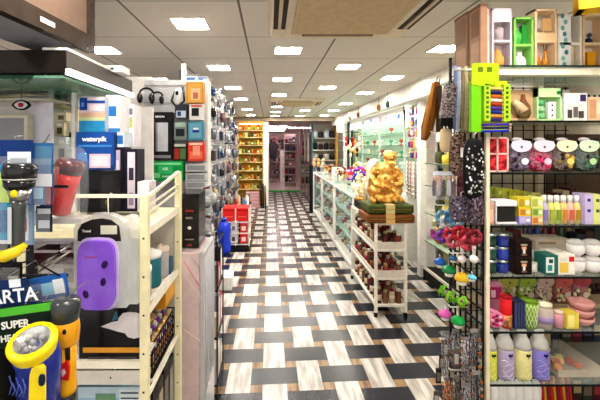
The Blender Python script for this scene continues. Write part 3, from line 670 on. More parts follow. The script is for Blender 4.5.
for r_ in range(2, 11):
    c = ['#2b3aa8','#c7481f','#e8c27a','#262a6e','#d2662a','#efe3c8','#b8382a','#5c34a0','#1f2e8a','#d98b4a','#38206e'][r_]
    cnm = {'#2b3aa8':'blue','#c7481f':'orange red','#e8c27a':'tan','#262a6e':'navy','#d2662a':'orange','#efe3c8':'cream','#b8382a':'red','#5c34a0':'violet','#1f2e8a':'dark blue','#d98b4a':'peach','#38206e':'deep purple'}[c]
    z = nz(88+(r_-2)*3.95)
    pp = (nx(497), Yn+.008, z); p_ = thing('pencil', 'striped %s pencil lying across the neon green display, %s from the top' % (cnm, ORD[r_-2]), 'pencil', pp, group='pencils in the neon display')
    MB(pp).tube([(nx(491), Yn+.008, z), (nx(502.5), Yn+.008, z-.002)], .0062, c, 7).make('shaft', p_)
    MB(pp).tube([(nx(502.5), Yn+.008, z-.002), (nx(504.5), Yn+.008, z-.0024)], [.0055,.0015], '#e9c9a0', 7).make('tip', p_)
for r_ in range(3):
    z = nz(125+r_*3.2)
    pp = (nx(495), Yn-.003, z); p_ = thing('pencil', '%s pencil sticking out at the foot of the neon green display' % ('violet','dark navy','blue')[r_], 'pencil', pp, group='pencils in the neon display')
    MB(pp).tube([(nx(482), Yn-.003, z), (nx(508), Yn-.003, z+.002)], .005, ('#4a2a9a','#1d1c4a','#2c3ab0')[r_], 7).make('shaft', p_)
    MB(pp).tube([(nx(508), Yn-.003, z+.002), (nx(511), Yn-.003, z+.002)], [.0045,.001], '#e9c9a0', 7).make('tip', p_)

def hung(name, x, y, z, lab, cat, grp=None): return thing(name, lab, cat, (x, y, z), group=grp)
# brown fuzzy tube
Y = fy(438, 1.86)
def q(a, b, Y_): return (px(a, Y_), Y_, pz(b, Y_))
oo = q(436, 81, Y); t_ = thing('fuzzy_pouch', 'long brown fuzzy tube hanging slanted in front of the white wall', 'pouch', oo)
MB(oo).tube([q(437,82,Y), q(436,90,Y), q(432,108,Y), q(427,128,Y), q(424,140,Y)], [.012,.024,.027,.027,.014], 'r#8f5a24', 12).make('body', t_)
MB(oo).tube([q(433,83,Y-.02), q(429,106,Y-.025), q(423,138,Y-.025)], [.006,.012,.008], 'r#c58a45', 8).make('lining', t_)
MB(oo).tube([q(436,81,Y), q(438,77,Y), q(441,76,Y)], .002, '#3a2a20', 5).make('loop', t_)
Yd = fy(442, 1.9); oo = q(438, 88, Yd); t_ = thing('dark_pouch', 'narrow dark brown pouch hanging behind the brown fuzzy tube', 'pouch', oo)
MB(oo).box(px(437,Yd), px(441,Yd), Yd-.01, Yd+.01, pz(132,Yd), pz(86,Yd), '#4a3426').make('body', t_)
MB(oo).tube([q(439,86,Yd), q(440,78,Yd)], .002, '#3a2a20', 5).make('loop', t_)
Y = fy(457, 1.78)
oo = q(447, 84, Y); t_ = thing('animal_print_pouch', 'grey snake-print pouch with a dark fringe beside the brown fuzzy tube', 'pouch', oo)
MB(oo).add([q(440,118,Y)[:1]+(Y-.015,)+q(440,118,Y)[2:], (px(452,Y),Y-.015,pz(118,Y)), (px(457,Y),Y-.01,pz(84,Y)), (px(445,Y),Y-.01,pz(84,Y)), (px(440,Y),Y+.015,pz(118,Y)), (px(452,Y),Y+.015,pz(118,Y)), (px(457,Y),Y+.01,pz(84,Y)), (px(445,Y),Y+.01,pz(84,Y))],
   ((0,1,2,3),(7,6,5,4),(0,4,5,1),(1,5,6,2),(2,6,7,3),(3,7,4,0)), 's#8a7f80').make('body', t_)
m = MB(oo)
for k in range(12): m.bar((px(440.5+k, Y), Y-.008+.002*(k%3), pz(117,Y)), (px(439.5+k*1.05, Y), Y-.01, pz(126+(k%3)*1.5, Y)), .0045, '#1d191a')
m.make('fringe', t_); MB(oo).tube([q(451,84,Y), q(452,77,Y), q(456,75,Y)], .002, '#333333', 5).make('loop', t_)
# scarves / ribbons
for i, (a, b, c, cn, y_) in enumerate(((453.5,457,'#8c9dc4','pale blue',1.70),(457.5,460.5,'#b9c3d9','silvery blue',1.69),(461,464,'#a39a72','olive beige',1.66),(464.5,467.5,'#c2b88e','pale khaki',1.65),(468,471,'#8f8d5a','olive',1.62),(471.5,474.5,'#bdb892','sage beige',1.60),(475,478,'#9c976c','moss',1.58))):
    y_ = fy(b, y_); oo = q((a+b)/2, 66, y_); tt = thing('ribbon_bundle', '%s ribbon bundle hanging straight down left of the neon display' % cn, 'ribbon', oo, group='hanging ribbon bundles')
    m = MB(oo)
    for k in range(3): m.tube([(px(a+(b-a)*(k+.5)/3, y_), y_, pz(66+i%3, y_)), (px(a+(b-a)*(k+.5)/3-.6, y_)+.002, y_-.004, pz(98, y_)), (px(a+(b-a)*(k+.5)/3-1.2*(1 if i<2 else .4), y_), y_, pz(129+(i*7+k*3)%5, y_))], (b-a)/FPX*y_/5.2, c, 6)
    m.make('strands', tt); MB(oo).tube([(oo[0]-.008, y_-.006, pz(70,y_)), (oo[0]+.008, y_-.006, pz(70,y_))], .004, '#e6e0cf', 6).make('tie_band', tt)
# dotted bags
def bag(name, pts, y, th, col, lab, cat='bag', bits=None, bitc=None, tagc=None, n=24, grp=None):
    y = fy(max(p_[0] for p_ in pts)+2, y); xs = [p_[0] for p_ in pts]; zs = [p_[1] for p_ in pts]; oo = (px((min(xs)+max(xs))/2, y), y, pz(min(zs), y)); t_ = thing(name, lab, cat, oo, group=grp)
    cx = px((min(xs)+max(xs))/2, y); cz = pz((min(zs)+max(zs))/2, y); a = (max(xs)-min(xs))/2/FPX*y; b = (max(zs)-min(zs))/2/FPX*y
    MB(oo).ell((cx, y, cz), (a, th, b), col, .6, .8, nu=18, nv=12).make('body', t_)
    if bits:
        m = MB(oo)
        for k in range(n):
            u, v = random.uniform(-.8,.8), random.uniform(-.85,.85); s_ = (1-abs(u)**2.6)**.5*(1-abs(v)**3)**.5
            m.ell((cx+u*a, y-th*s_*.97, cz+v*b), (.0042,.002,.0042), bits[k%len(bits)], nu=6, nv=4)
        m.make('printed_dots', t_)
    if tagc: MB(oo).box(cx+a*.0, cx+a*.5, y-th-.003, y-th-.001, cz-b*.1, cz+b*.35, tagc).make('paper_tag', t_)
    MB(oo).tube([(cx, y, cz+b*.95), (cx, y, cz+b+.012), (cx+.012, y, cz+b+.02)], .0018, '#cccccc', 5).make('hanger_loop', t_)
    return t_
bag('leopard_print_bag', [(450,134),(466,176)], 1.62, .016, 's#6d5548', 'leopard print pouch with a white paper tag', 'pouch', ('#241814','#2d201a'), None, '#f0efec', 46)
bag('dotted_bag', [(463,138),(484,200)], 1.52, .016, '#131315', 'black bag with white flower dots hanging by the pink framed box', 'bag', ('#eceae8','#cfcac8','#8b8684'), None, None, 60)
bag('cream_pouch', [(440,128),(451,152)], 1.80, .02, '#e0c9a2', 'small cream cloth pouch hanging under the snake-print pouch', 'pouch')
Y = fy(457, 1.72); oo = q(443, 170, Y); t_ = thing('zip_bag', 'clear zip bag holding small dark dolls, white top edge', 'clear bag', oo)
MB(oo).box(px(431,Y), px(457,Y), Y-.02, Y+.02, pz(199,Y), pz(172,Y), 'c.15#dfe0ea').make('clear_bag', t_)
MB(oo).box(px(431,Y), px(457,Y), Y-.022, Y-.02, pz(175,Y), pz(171,Y), '#e4e6f2').make('zip_edge', t_)
for k in range(5):
    xk = px(434+k*5, Y); MB(oo).ell((xk, Y, pz(188,Y)), (.007,.008,.036), ('#2c1a22','#c9b3b8','#3a1f2a','#e3dce0','#4a1626')[k], .6, .8, nu=8, nv=6).ell((xk, Y, pz(178,Y)), (.008,.008,.009), '#dcb8a0', nu=8, nv=6).make('doll', t_)
bag('wine_pouch', [(457,172),(470,205)], 1.60, .016, 'n#4d1526', 'wine coloured velvet pouch left of the black dotted bag', 'pouch')
bag('scarf_bundle', [(450,196),(472,222)], 1.60, .03, 's#5c4f60', 'bundled grey purple sequin scarf on the gridwall', 'scarf', ('#a79caf','#d7d0dc','#3a3140'), None, None, 40)
bag('scarf_bundle', [(468,190),(483,226)], 1.50, .018, 's#46363f', 'darker plum scarf bundle hugging the cream post', 'scarf', ('#8d7f88',), None, None, 20)
def scrunchie(x, z, y, r_, c, lab, grp):
    m = MB((x, y, z))
    n = 16; pts = [(x+r_*math.cos(2*math.pi*k/n), y+.004*math.sin(k*3), z+r_*math.sin(2*math.pi*k/n)) for k in range(n+1)]
    m.tube(pts, [r_*.42*(1+.25*(k%2)) for k in range(n+1)], c, 7); o = m.make('scrunchie'); tag(o, lab, 'scrunchie', grp)
for i, (a, b, c, cn, y) in enumerate(((442,217,'#8fc3dd','light blue',1.68),(452,216,'#3f7fae','steel blue',1.66),(447,222,'#e6eef4','white',1.64),(457,221,'#6f9ab8','grey blue',1.63),(438,225,'#e9e0a8','pale yellow',1.69),(437,233,'#d25bb8','orchid',1.68),(443,236,'#8a4fc0','violet',1.64),(450,234,'#e0405a','coral red',1.62),(459,233,'#cf2b3e','red',1.60),(453,241,'#e86f86','pink',1.60),(466,236,'#b8283c','deep red',1.56),(474,237,'#8c1f30','crimson',1.52),(468,243,'#d85060','rose red',1.54))):
    y = fy(a+3, y); scrunchie(px(a,y), pz(b,y), y, .022, 'n'+c, '%s scrunchie hanging in the bright cluster on the gridwall' % cn, 'hair scrunchies')
for i, (a, y) in enumerate(((462,1.52),(474,1.49))):
    y = fy(a+2, y); oo = (px(a,y), y, pz(246,y)); t_ = thing('pompom_tie', 'white pompom hair tie on a white string, %s' % ('farther from the post','closer to the post')[i], 'hair tie', oo, group='white pompom ties')
    MB(oo).ell((px(a,y), y, pz(259,y)), (.016,.016,.016), 'r#efe3e0', nu=12, nv=8).make('pompom', t_); MB(oo).ell((px(a,y), y, pz(247,y)), (.008,.008,.008), 'r#f2ecea', nu=8, nv=6).make('small_pompom', t_)
    m = MB(oo)
    for s_ in (-1, 0, 1): m.tube([(px(a,y)+s_*.006, y, pz(247,y)), (px(a,y)+s_*.003, y, pz(258,y))], .0015, '#e8e2e0', 5)
    m.make('strings', t_)
def shroom(a, b, y, s_, c, lab, stem='#f0ece2'):
    y = fy(a+3, y); x, z = px(a,y), pz(b,y); oo = (x, y, z); t_ = thing('bath_brush', lab, 'bath brush', oo, group='cap shaped bath brushes')
    MB(oo).lathe([(0,.9*s_),(.5*s_,.8*s_),(.9*s_,.45*s_),(1.0*s_,.0),(.86*s_,-.18*s_),(0,-.2*s_)], (x, y, z), 'g'+c, 14).make('cap', t_)
    MB(oo).lathe([(.55*s_,-.75*s_),(.62*s_,-.5*s_),(.5*s_,-.15*s_)], (x, y, z), stem, 12).make('bristles', t_)
    MB(oo).tube([(x, y, z+.85*s_), (x, y+.004, z+1.5*s_)], .0016, '#dddddd', 5).make('cord', t_)
shroom(440, 263, 1.64, .026, '#2a66b8', 'blue cap shaped brush with a white base'); shroom(449, 271, 1.60, .029, '#138a4e', 'emerald green cap shaped brush with a white base'); shroom(462, 279, 1.55, .029, '#e6bf2a', 'yellow cap shaped brush with a white base')
shroom(453, 259, 1.62, .018, '#2f5c8c', 'small dark blue cap brush behind the emerald one'); shroom(472, 278, 1.51, .017, '#6fb6d6', 'small light blue cap brush beside the yellow one'); shroom(445, 315, 1.60, .028, '#e06ab8', 'pink cap shaped brush with a white base, lowest row'); shroom(458, 322, 1.55, .028, '#14a04c', 'bright green cap shaped brush, lowest row')
for i, (a, b, y) in enumerate(((444,290,1.62),(452,296,1.58),(460,301,1.55))):
    y = fy(a+3, y); m = MB(q(a, b, y)); x, z = px(a,y), pz(b,y)
    for k in range(5): m.tube([(x+random.uniform(-.02,.02), y, z+.02), (x+random.uniform(-.03,.03), y-.008, z), (x+random.uniform(-.02,.02), y, z-.025)], .004, ('#9ad23a','#5fae2c')[k%2], 6)
    tag(m.make('leaf_hair_clip'), 'lime green leafy hair clip above the pink and green brushes, %s' % ('closest to the aisle','middle','closest to the post')[i], 'hair clip', 'leafy hair clips')
for i, (b, y) in enumerate(((78,1.72),(133,1.6),(205,1.56),(229,1.5),(253,1.5),(307,1.5),(370,1.5))):
    hook(.818, y, pz(b, y), .075+.03*(i<3), 'white display hook sticking out of the gridwall, %s from the top' % ORD[i])
# bead bags at the bottom
for i, (a, b0, b1, y, c, cn) in enumerate(((446,332,376,1.64,'#8d8a8e','grey'),(456,330,372,1.60,'#6d6a70','slate'),(466,338,380,1.55,'#a29aa0','silver grey'),(474,330,366,1.50,'#59565c','dark grey'),(447,378,420,1.64,'#b57f58','copper'),(457,376,420,1.60,'#6a5a50','brown grey'),(467,384,425,1.55,'#8b8486','pewter'),(476,372,420,1.49,'#4c4648','charcoal'))):
    y = fy(a+2, y); oo = q(a, b0, y); t_ = thing('bead_strand_pack', '%s pack of bead strands hanging low on the gridwall, %s' % (cn, 'upper row' if i < 4 else 'lower row'), 'bead pack', oo, group='bead strand packs')
    x = px(a, y); m = MB(oo)
    for k in range(6): m.tube([(x-.018+k*.007, y-.004*(k%2), oo[2]-.01), (x-.022+k*.0085, y-.012, (oo[2]+pz(b1,y))/2), (x-.018+k*.007, y, pz(b1,y))], .0026, 's'+c, 5)
    m.make('strands', t_); MB(oo).box(x-.014, x+.014, y-.002, y+.002, oo[2]-.010, oo[2]+.004, '#8f8a88').make('header_card', t_)
    m = MB(oo)
    for k in range(5): m.ell((x+.012, y-.015, oo[2]-.03-k*.026), (.006,.006,.006), ('#a9622a','#8f8a80')[k%2], nu=7, nv=5)
    m.make('beads', t_)
for i in range(10):
    y = 1.45+.03*i; b = 335+(i*37)%60; oo = q(0, 0, y); x = .796-.012*(i%3); z = pz(b, y)
    o = MB((x, y, z)).box(x-.012, x+.012, y-.003, y+.003, z-.07, z, ('#2a2628','#3a3234','#6a5f5a')[i%3]).box(x-.008, x+.008, y-.005, y-.003, z-.06, z-.02, ('#8a8078','#b9a89a','#c9c2ba')[i%3]).make('hair_clip_card')
    tag(o, '%s carded hair clip by the grid wires near the bottom, %s' % (('black','dark brown','taupe')[i%3], ORD[i]+' into the depth'), 'hair clip', 'carded hair clips')

# ================================================================== CART with gift boxes and statue
CX0, CX1, CY0, CY1 = .93, 1.19, 3.2, 4.12
C_ = thing('display_cart', 'white metal four tier display cart standing on the tiled floor', 'cart', (CX0, CY0, 0))
o = (CX0, CY0, 0); W = '#e9e4da'
for x in (CX0, CX1):
    for y in (CY0, CY1): MB(o).bar((x, y, .04), (x, y, .82), .024, W).make('post', C_); MB(o).lathe([(.018,0),(.018,.03),(.01,.04)], (x, y, 0), '#1b1b1d', 10).make('caster', C_)
for k, z in enumerate((.10, .335, .585)):
    m = MB(o).box(CX0, CX1, CY0, CY1, z-.008, z, '#cfcac2').bar((CX0, CY0, z), (CX1, CY0, z), .02, W).bar((CX0, CY1, z), (CX1, CY1, z), .02, W).bar((CX0, CY0, z), (CX0, CY1, z), .02, W).bar((CX1, CY0, z), (CX1, CY1, z), .02, W); m.make('shelf', C_)
    if k: MB(o).box(CX0+.012, CX1-.012, CY0-.006, CY0+.004, z+.012, z+.07, '#d6d0c6').box(CX0-.004, CX0+.004, CY0+.012, CY1-.012, z+.012, z+.05, '#d6d0c6').make('shelf_rim', C_)
m = MB(o).box(CX0-.01, CX1+.01, CY0-.01, CY1+.01, .805, .822, '#dcd5c8'); m.make('top_board', C_)
cols = [('#4a2a1c','dark brown'),('#6a3a22','brown'),('#3a1c1c','maroon black'),('#7d5334','tan brown'),('#27201e','black'),('#8c3a2e','rust red'),('#c9b99c','cream'),('#5e1f26','wine red')]
for k, z in enumerate((.101, .336, .586)):
    n = 0
    for i in range(4):
        for j in range(9):
            if 0 < i < 3 and 1 < j < 8: continue
            c, cn = cols[(i*3+j*5+k*2) % 8]; x = CX0+.042+i*.058; y = CY0+.05+j*.10; h_ = random.uniform(.11, .16)
            oo = (x, y, z); tt = thing('spice_jar', '%s jar on the %s tier of the white cart' % (cn, ('lowest','middle','upper')[k]), 'jar', oo, group='%s jars on the %s tier of the cart' % (cn, ('lowest','middle','upper')[k]))
            MB(oo).lathe([(0,0),(.023,0),(.025,.01),(.025,h_*.75),(.016,h_*.85)], oo, 'g'+c, 10).make('body', tt); MB(oo).lathe([(.018,0),(.018,h_*.16),(0,h_*.17)], (x, y, z+h_*.85), ('#b9a58a','m#c5b37a','#7a1f1f','#e0d8c8')[(i+j)%4], 10).make('lid', tt)
            if (i+j) % 2 == 0: MB(oo).lathe([(.0256,h_*.2),(.0256,h_*.55)], oo, ('#d8c7a8','#b23a52','#e6dccb','#a4623a')[(j+k)%4], 10).make('label', tt)
for k, (c, bc, nm) in enumerate((('#7a4c26','#d8b878','brown wooden gift case with a cream band, lower of the pair under the golden statue'), ('#4a5226','#cfc088','dark green gift case with a cream band directly under the golden statue'))):
    z = .823+k*.085; oo = (1.06, 3.2, z); t_ = thing('gift_case', nm, 'gift case', oo); x0, x1 = px(367+k*2, 3.17), px(415.5-k, 3.17)
    MB(oo).tube([(x0, 3.33, z+.04), (x0+.012, 3.33, z+.04), (x1-.012, 3.33, z+.04), (x1, 3.33, z+.04)], [.001,.001,.001,.001], c, 4)
    MB(oo).box(x0, x1, 3.17, 3.49, z, z+.078, c).make('case', t_, .016)
    MB(oo).box(px(386,3.17), px(395,3.17), 3.168, 3.492, z+.0005, z+.080, bc).make('band', t_)
    MB(oo).box(x0+.03, x1-.03, 3.167, 3.17, z+.036, z+.041, 'm#a8894a').make('gold_line', t_)
# golden statue
zt = .992+.001; oo = (1.03, 3.33, zt); t_ = thing('golden_statue', 'golden statue of a seated bearded figure on the stacked gift cases', 'statue', oo)
def gold(name, strong, col):
    m, nt, b = nodes(name); no = nt.nodes.new('ShaderNodeTexNoise'); no.inputs['Scale'].default_value = 28
    tc = nt.nodes.new('ShaderNodeTexCoord'); nt.links.new(tc.outputs['Object'], no.inputs[0])
    rp = nt.nodes.new('ShaderNodeMapRange'); rp.inputs[1].default_value = .4; rp.inputs[2].default_value = .6; nt.links.new(no.outputs[0], rp.inputs[0])
    nt.links.new(mixc(nt, rp.outputs[0], rgb(strong), rgb(col)), b.inputs['Base Color'])
    b.inputs['Metallic'].default_value = .45; b.inputs['Roughness'].default_value = .3
    return m
GOLD = gold('gilded_orange', 'cf7f22', 'f5cb68'); PALE = gold('gilded_cream', 'ecd6a0', 'fff6e0')
def S(a, b, Y_=3.33): return Vector((px(a, Y_), Y_, pz(b, Y_)))
m = MB(oo)
m.ell(S(384,197.5), (.135,.10,.042), GOLD, .7, .9, nu=24, nv=12)      # rocky base
m.ell(S(375,190), (.07,.09,.07), GOLD, nu=20, nv=12); m.ell(S(394,190), (.075,.09,.07), GOLD, nu=20, nv=12)   # knees
m.ell(S(385,181), (.085,.085,.11), GOLD, nu=22, nv=14)      # belly
m.ell(S(396,176), (.035,.05,.06), GOLD); m.ell(S(385,170), (.085,.075,.075), GOLD, nu=22, nv=14)      # chest
m.tube([S(376,168), S(371,176), S(374,184)+Vector((0,-.07,0)), S(381,186)+Vector((0,-.10,0))], [.035,.032,.026,.02], GOLD, 12)
m.tube([S(394,168), S(400,175), S(398,184)+Vector((0,-.07,0)), S(392,183)+Vector((0,-.10,0))], [.035,.032,.026,.02], GOLD, 12)
m.tube([S(387,165), S(388,160)], [.035,.03], GOLD, 12)
m.ell(S(390,157), (.05,.052,.060), GOLD, nu=22, nv=16)
for k in range(14): m.ell(S(369+k*2.4, 198+2*math.sin(k*2.1))+Vector((0,-.08+.012*math.cos(k*3),0)), (.018,.016,.024), GOLD, nu=9, nv=6)
for k in range(22): m.ell(S(375+(k*7)%22, 172+(k*5)%24)+Vector((0,-.083,0)), (.011,.010,.013), GOLD, nu=8, nv=6)
o = m.make('body', t_); md = o.modifiers.new('remesh', 'REMESH'); md.mode = 'VOXEL'; md.voxel_size = .0055; md.use_smooth_shade = True
sm = o.modifiers.new('smooth', 'SMOOTH'); sm.iterations = 3; sm.factor = .5
m = MB(oo); hc = S(390,157)
for s_ in (-1, 1):
    m.ell(hc+Vector((s_*.018-.002, -.049, .008)), (.007,.004,.005), '#2a160a', nu=8, nv=6); m.ell(hc+Vector((s_*.052, 0, .0)), (.008,.014,.022), GOLD, nu=8, nv=6)
m.ell(hc+Vector((0,-.056,-.008)), (.009,.012,.013), GOLD, nu=8, nv=6); m.box(hc.x-.014, hc.x+.014, hc.y-.052, hc.y-.046, hc.z-.030, hc.z-.025, '#5e2410'); m.make('face_details', t_)
m = MB(oo)
for k in range(16): m.tube([hc+Vector((-.034+.0045*k,-.042,-.028)), hc+Vector((-.03+.004*k,-.060,-.055)), hc+Vector((-.018+.0024*k,-.064,-.088-.01*(k%3)))], [.006,.006,.003], GOLD, 6)
m.make('beard', t_)
m = MB(oo)
for k in range(40):
    a = k*2.4; r_ = (k/40)**.5; m.ell(hc+Vector((.046*r_*math.cos(a), .02+.04*r_*math.sin(a), .052-.03*r_*r_)), (.014,.014,.013), GOLD, nu=8, nv=6)
m.make('curled_hair', t_)
m = MB(oo)
m.ell(S(374,172)+Vector((0,.05,0)), (.065,.04,.115), PALE, nu=18, nv=12)
for k in range(7): m.tube([S(378-k*1.2,160+k*1.5)+Vector((0,.02,0)), S(370-k*.6,168+k*3)+Vector((0,.0,0)), S(368-k*.3,188+k*2)+Vector((0,.01,0))], [.016,.024,.012], PALE, 8)
m.make('cape', t_)
# cream ornament + dark case beside
oo = S(358, 214, 3.75); t_ = thing('black_case', 'small black case on the cart behind the gift cases', 'case', (1.0, 3.92, .8225))
o_ = (1.0, 3.92, .8225); MB(o_).box(.945, 1.07, 3.74, 4.1, .8225, .905, '#1d1b1c').make('case', t_, .01); MB(o_).box(.943, 1.072, 3.75, 4.09, .905, .915, 'g#33302e').make('lid', t_)
oo = (.985, 3.98, .916); t_ = thing('gilded_flower_ornament', 'cream and gold leafy ornament beside the statue', 'ornament', oo)
m = MB(oo)
for k in range(46):
    a = random.uniform(0, 6.28); r_ = random.uniform(.0,.085); z = random.uniform(.02,.26)*(1-r_*4); m.ell((oo[0]+r_*math.cos(a), oo[1]+r_*math.sin(a), oo[2]+z+.02), (.022,.018,.024), PALE, nu=8, nv=6)
m.make('blossoms', t_); MB(oo).lathe([(.05,0),(.045,.02),(.015,.04),(.012,.2),(0,.2)], oo, GOLD, 12).make('stand', t_)
# ================================================================== LEFT NEAR: television, wall shelving, cream rack
TL = [Vector((-.69, .50, 0)), Vector((-.625, 1.30, 0))]
d_ = (TL[1]-TL[0]).normalized(); nrm = Vector((d_.y, -d_.x, 0))       # towards the aisle
TV = thing('television', 'large dark flat television mounted high at the top left corner', 'television', (TL[1].x, TL[1].y, 1.832))
def tp(u, n_, z): return TL[1] - d_*u + nrm*n_ + Vector((0, 0, z))
o = (TL[1].x, TL[1].y, 1.832)
def slab(mb, u0, u1, n0, n1, z0, z1, m):
    vs = [tp(u, n_, z) for z in (z0, z1) for (u, n_) in ((u0, n0), (u1, n0), (u1, n1), (u0, n1))]
    return mb.add(vs, ((0,1,2,3),(7,6,5,4),(0,4,5,1),(1,5,6,2),(2,6,7,3),(3,7,4,0)), m)
za, zb_ = 1.832, 2.215
m = MB(o); B = 'g#3f3630'
slab(m, 0, .80, -.03, 0, za, za+.055, B); slab(m, 0, .80, -.03, 0, zb_-.03, zb_, B); slab(m, 0, .035, -.03, 0, za+.055, zb_-.03, B); slab(m, .765, .80, -.03, 0, za+.055, zb_-.03, B); m.make('bezel', TV)
slab(MB(o), .035, .765, -.022, -.010, za+.055, zb_-.03, 'g#7d695c').make('screen', TV)  # brown base colour stands in for the aisle's reflection on the screen
vs = [tp(.03,-.03,za+.01), tp(.77,-.03,za+.01), tp(.77,-.03,zb_-.02), tp(.03,-.03,zb_-.02), tp(.08,-.16,za-.012), tp(.72,-.16,za-.012), tp(.72,-.12,zb_-.06), tp(.08,-.12,zb_-.06)]
MB(o).add(vs, ((0,1,2,3),(7,6,5,4),(0,4,5,1),(1,5,6,2),(2,6,7,3),(3,7,4,0)), '#9a9aa0').make('rear_housing', TV)
slab(MB(o), .215, .275, -.001, .0015, za+.020, za+.034, '#d9cfc4').make('brand_plate', TV)
MB(o).box(-.86, -.80, .80, 1.0, 1.99, 2.05, '#3a3a3c').bar((-.83, .9, 2.02), (-.83, .9, CZ), .035, '#3a3a3c').make('ceiling_mount', TV)

# wall shelving under the television
S_ = thing('wall_shelving', 'shelving bay with a dark top slab, white light edge and glass shelves, under the television', 'shelving', (-1.0, 1.6, 0)); o = (-1.0, 1.6, 0)
AX = -.617
MB(o).box(-1.75, AX, 1.1, 1.62, 1.722, 1.79, '#1f1915').box(AX, AX+.004, 1.1, 1.62, 1.735, 1.79, '#4d4640').make('top_slab', S_)
MB(o).box(AX-.002, AX+.012, 1.1, 1.62, 1.716, 1.734, 'e1.6#fff8ee').make('light_strip', S_)
MB(o).box(-1.75, AX-.01, 1.10, 1.62, 1.705, 1.713, 'c.5#7fb79a').box(-1.75, AX-.10, 1.097, 1.10, 1.703, 1.713, '#0f3a2a').make('glass_shelf', S_)
MB(o).box(-1.75, -.60, 1.86, 1.88, 0, 1.70, '#dfdbd8').make('back_panel', S_)
MB(o).bar((-.736, 1.37, 1.25), (-.736, 1.37, 1.70), .014, '#eeeae2').make('post', S_)
MB(o).box(-1.7, -.9, 1.40, 1.80, 1.25, 1.262, '#d8d2c8').box(-1.7, -.75, 1.42, 1.86, 1.50, 1.508, 'c.4#cfd8d0').make('shelf', S_)
tb = MB((-.70, 1.5, 1.79)).box(px(107,1.45), px(125,1.45), 1.42, 1.50, 1.79, 1.815, '#e9e6e4').box(px(114,1.45), px(117,1.45), 1.4192, 1.42, 1.797, 1.807, '#3a3f44').make('router'); tag(tb, 'small white router with a dark dot on top of the dark slab', 'router')
tb = MB((-.75, 1.25, 1.79)).box(px(48,1.18), px(62,1.18), 1.16, 1.30, 1.79, 1.803, '#dcd8ce').box(-.70, -.622, 1.12, 1.45, 1.79, 1.803, '#f0ece4').make('paper_stack'); tag(tb, 'white papers lying on the dark slab under the television corner', 'paper')
# poster + small monitor
t_ = thing('poster', 'white paper poster with a grey curl mark hanging under the glass shelf', 'poster', (-.97, 1.5, 1.30)); o = (-.97, 1.5, 1.3); y = 1.45
MB(o).box(px(28,y), px(53,y), y, y+.003, pz(166,y), pz(84,y), '#e6e2ee').make('sheet', t_)
MB(o).tube([(px(40,y), y-.003, pz(145,y)), (px(46,y), y-.003, pz(141,y)), (px(50,y), y-.003, pz(134,y))], [.001,.004,.002], '#9a9688', 6).make('curl_mark', t_)
t_ = thing('monitor', 'small grey screen with a cream frame at the left edge', 'monitor', (-1.05, 1.42, 1.262)); o = (-1.05, 1.42, 1.262); y = 1.40
MB(o).box(px(-22,y), px(27,y), y, y+.04, pz(162,y), pz(114,y), '#ddd5c4').make('casing', t_, .006); MB(o).box(px(-20,y), px(24,y), y-.001, y, pz(158,y), pz(118,y), 'g#9c9ba0').make('screen', t_)
MB(o).box(px(-5,y), px(12,y), y+.005, y+.03, 1.262, pz(161,y), '#c9c0b0').make('stand', t_)
t_ = thing('eye_sign', 'pointed oval sign with a red eye and black rim hanging above the grey screen', 'sign', (px(21,1.38), 1.38, pz(104,1.38))); o = (px(21,1.38), 1.38, pz(104,1.38)); y = 1.38
def eye(m, s_, ya, yb, c): 
    cx, cz = px(21,y), pz(105,y); m.prism([(cx+s_*.036*math.cos(a), cz+s_*.020*math.copysign(abs(math.sin(a))**1.6, math.sin(a))) for a in [2*math.pi*k/20 for k in range(20)]], ya, yb, c)
m = MB(o); eye(m, 1, y, y+.006, '#17171b'); m.make('rim', t_); m = MB(o); eye(m, .72, y-.001, y, '#d9dce4'); m.make('white_field', t_)
MB(o).prism([(px(21,y)+.011*math.cos(2*math.pi*k/12), pz(105,y)+.009*math.sin(2*math.pi*k/12)) for k in range(12)], y-.002, y-.001, '#c62a36').make('red_centre', t_)
MB(o).tube([(px(21,y), y+.003, pz(100,y)), (px(21,y), y+.003, 1.704)], .0015, '#444444', 5).make('hanging_wire', t_)
for i, (b, c, cn) in enumerate(((88,'#cfc8b8','pale'),(92,'#5a554a','dark grey'),(96,'#b9ae8e','khaki'))):
    y = 1.36+.02*i; o = MB((px(20,y), y, pz(b,y))).tube([(px(-5,y), y, pz(b+2,y)), (px(25,y), y, pz(b-1,y)), (px(48,y), y, pz(b,y))], [.005,.006,.003], c, 8).make('tool_rod')
    tag(o, '%s thin rod lying crosswise under the glass shelf, %s' % (cn, ('upper','middle','lower')[i]), 'rod')
tb = MB((-1.0,1.4,1.64)).box(px(-6,1.4), px(54,1.4), 1.38, 1.52, pz(101,1.4), pz(99,1.4), '#c9c4b4').make('rod_tray'); tag(tb, 'thin pale tray under the three crosswise rods', 'tray')
for i, (a, b, t0, t1, c, d) in enumerate(((54,62,84,112,'#c9d8cc','#7fae94'),(56,66,112,121,'#e3ddc0','#7d7348'),(62,72,108,122,'#d9cfa0','#4f4a30'),(55,64,122,136,'#cfc8a8','#5b5a3e'),(64,73,122,148,'#e9e9e6','#2f4552'),(57,66,137,166,'#d3d9dc','#4c5560'),(66,74,84,107,'#aebfb8','#d8e6de'),(66,74,150,170,'#e6e3dc','#29406b'))):
    y = 1.52 if i % 2 else 1.56
    carton(*PX(a, b, y), pz(t0, y), pz(t1, y), y, .06, c, [(.2,.15,.8,.6,d),(.2,.7,.8,.9,'#f4f2ee')], 'small upright %s box on the shelves left of the white post, %s' % (('mint','buff','straw','khaki','white','pale grey','sage','off-white')[i], ('highest row left','second row left','second row right','third row left','third row right','fourth row left','highest row right','lowest right')[i]), 'small_box')
carton(*PX(54, 75, 1.60), pz(107,1.6)-.0, pz(109,1.6), 1.50, .14, '#bfb48e', (), 'thin tan shelf board behind the small upright boxes', 'shelf_board', 'shelf')

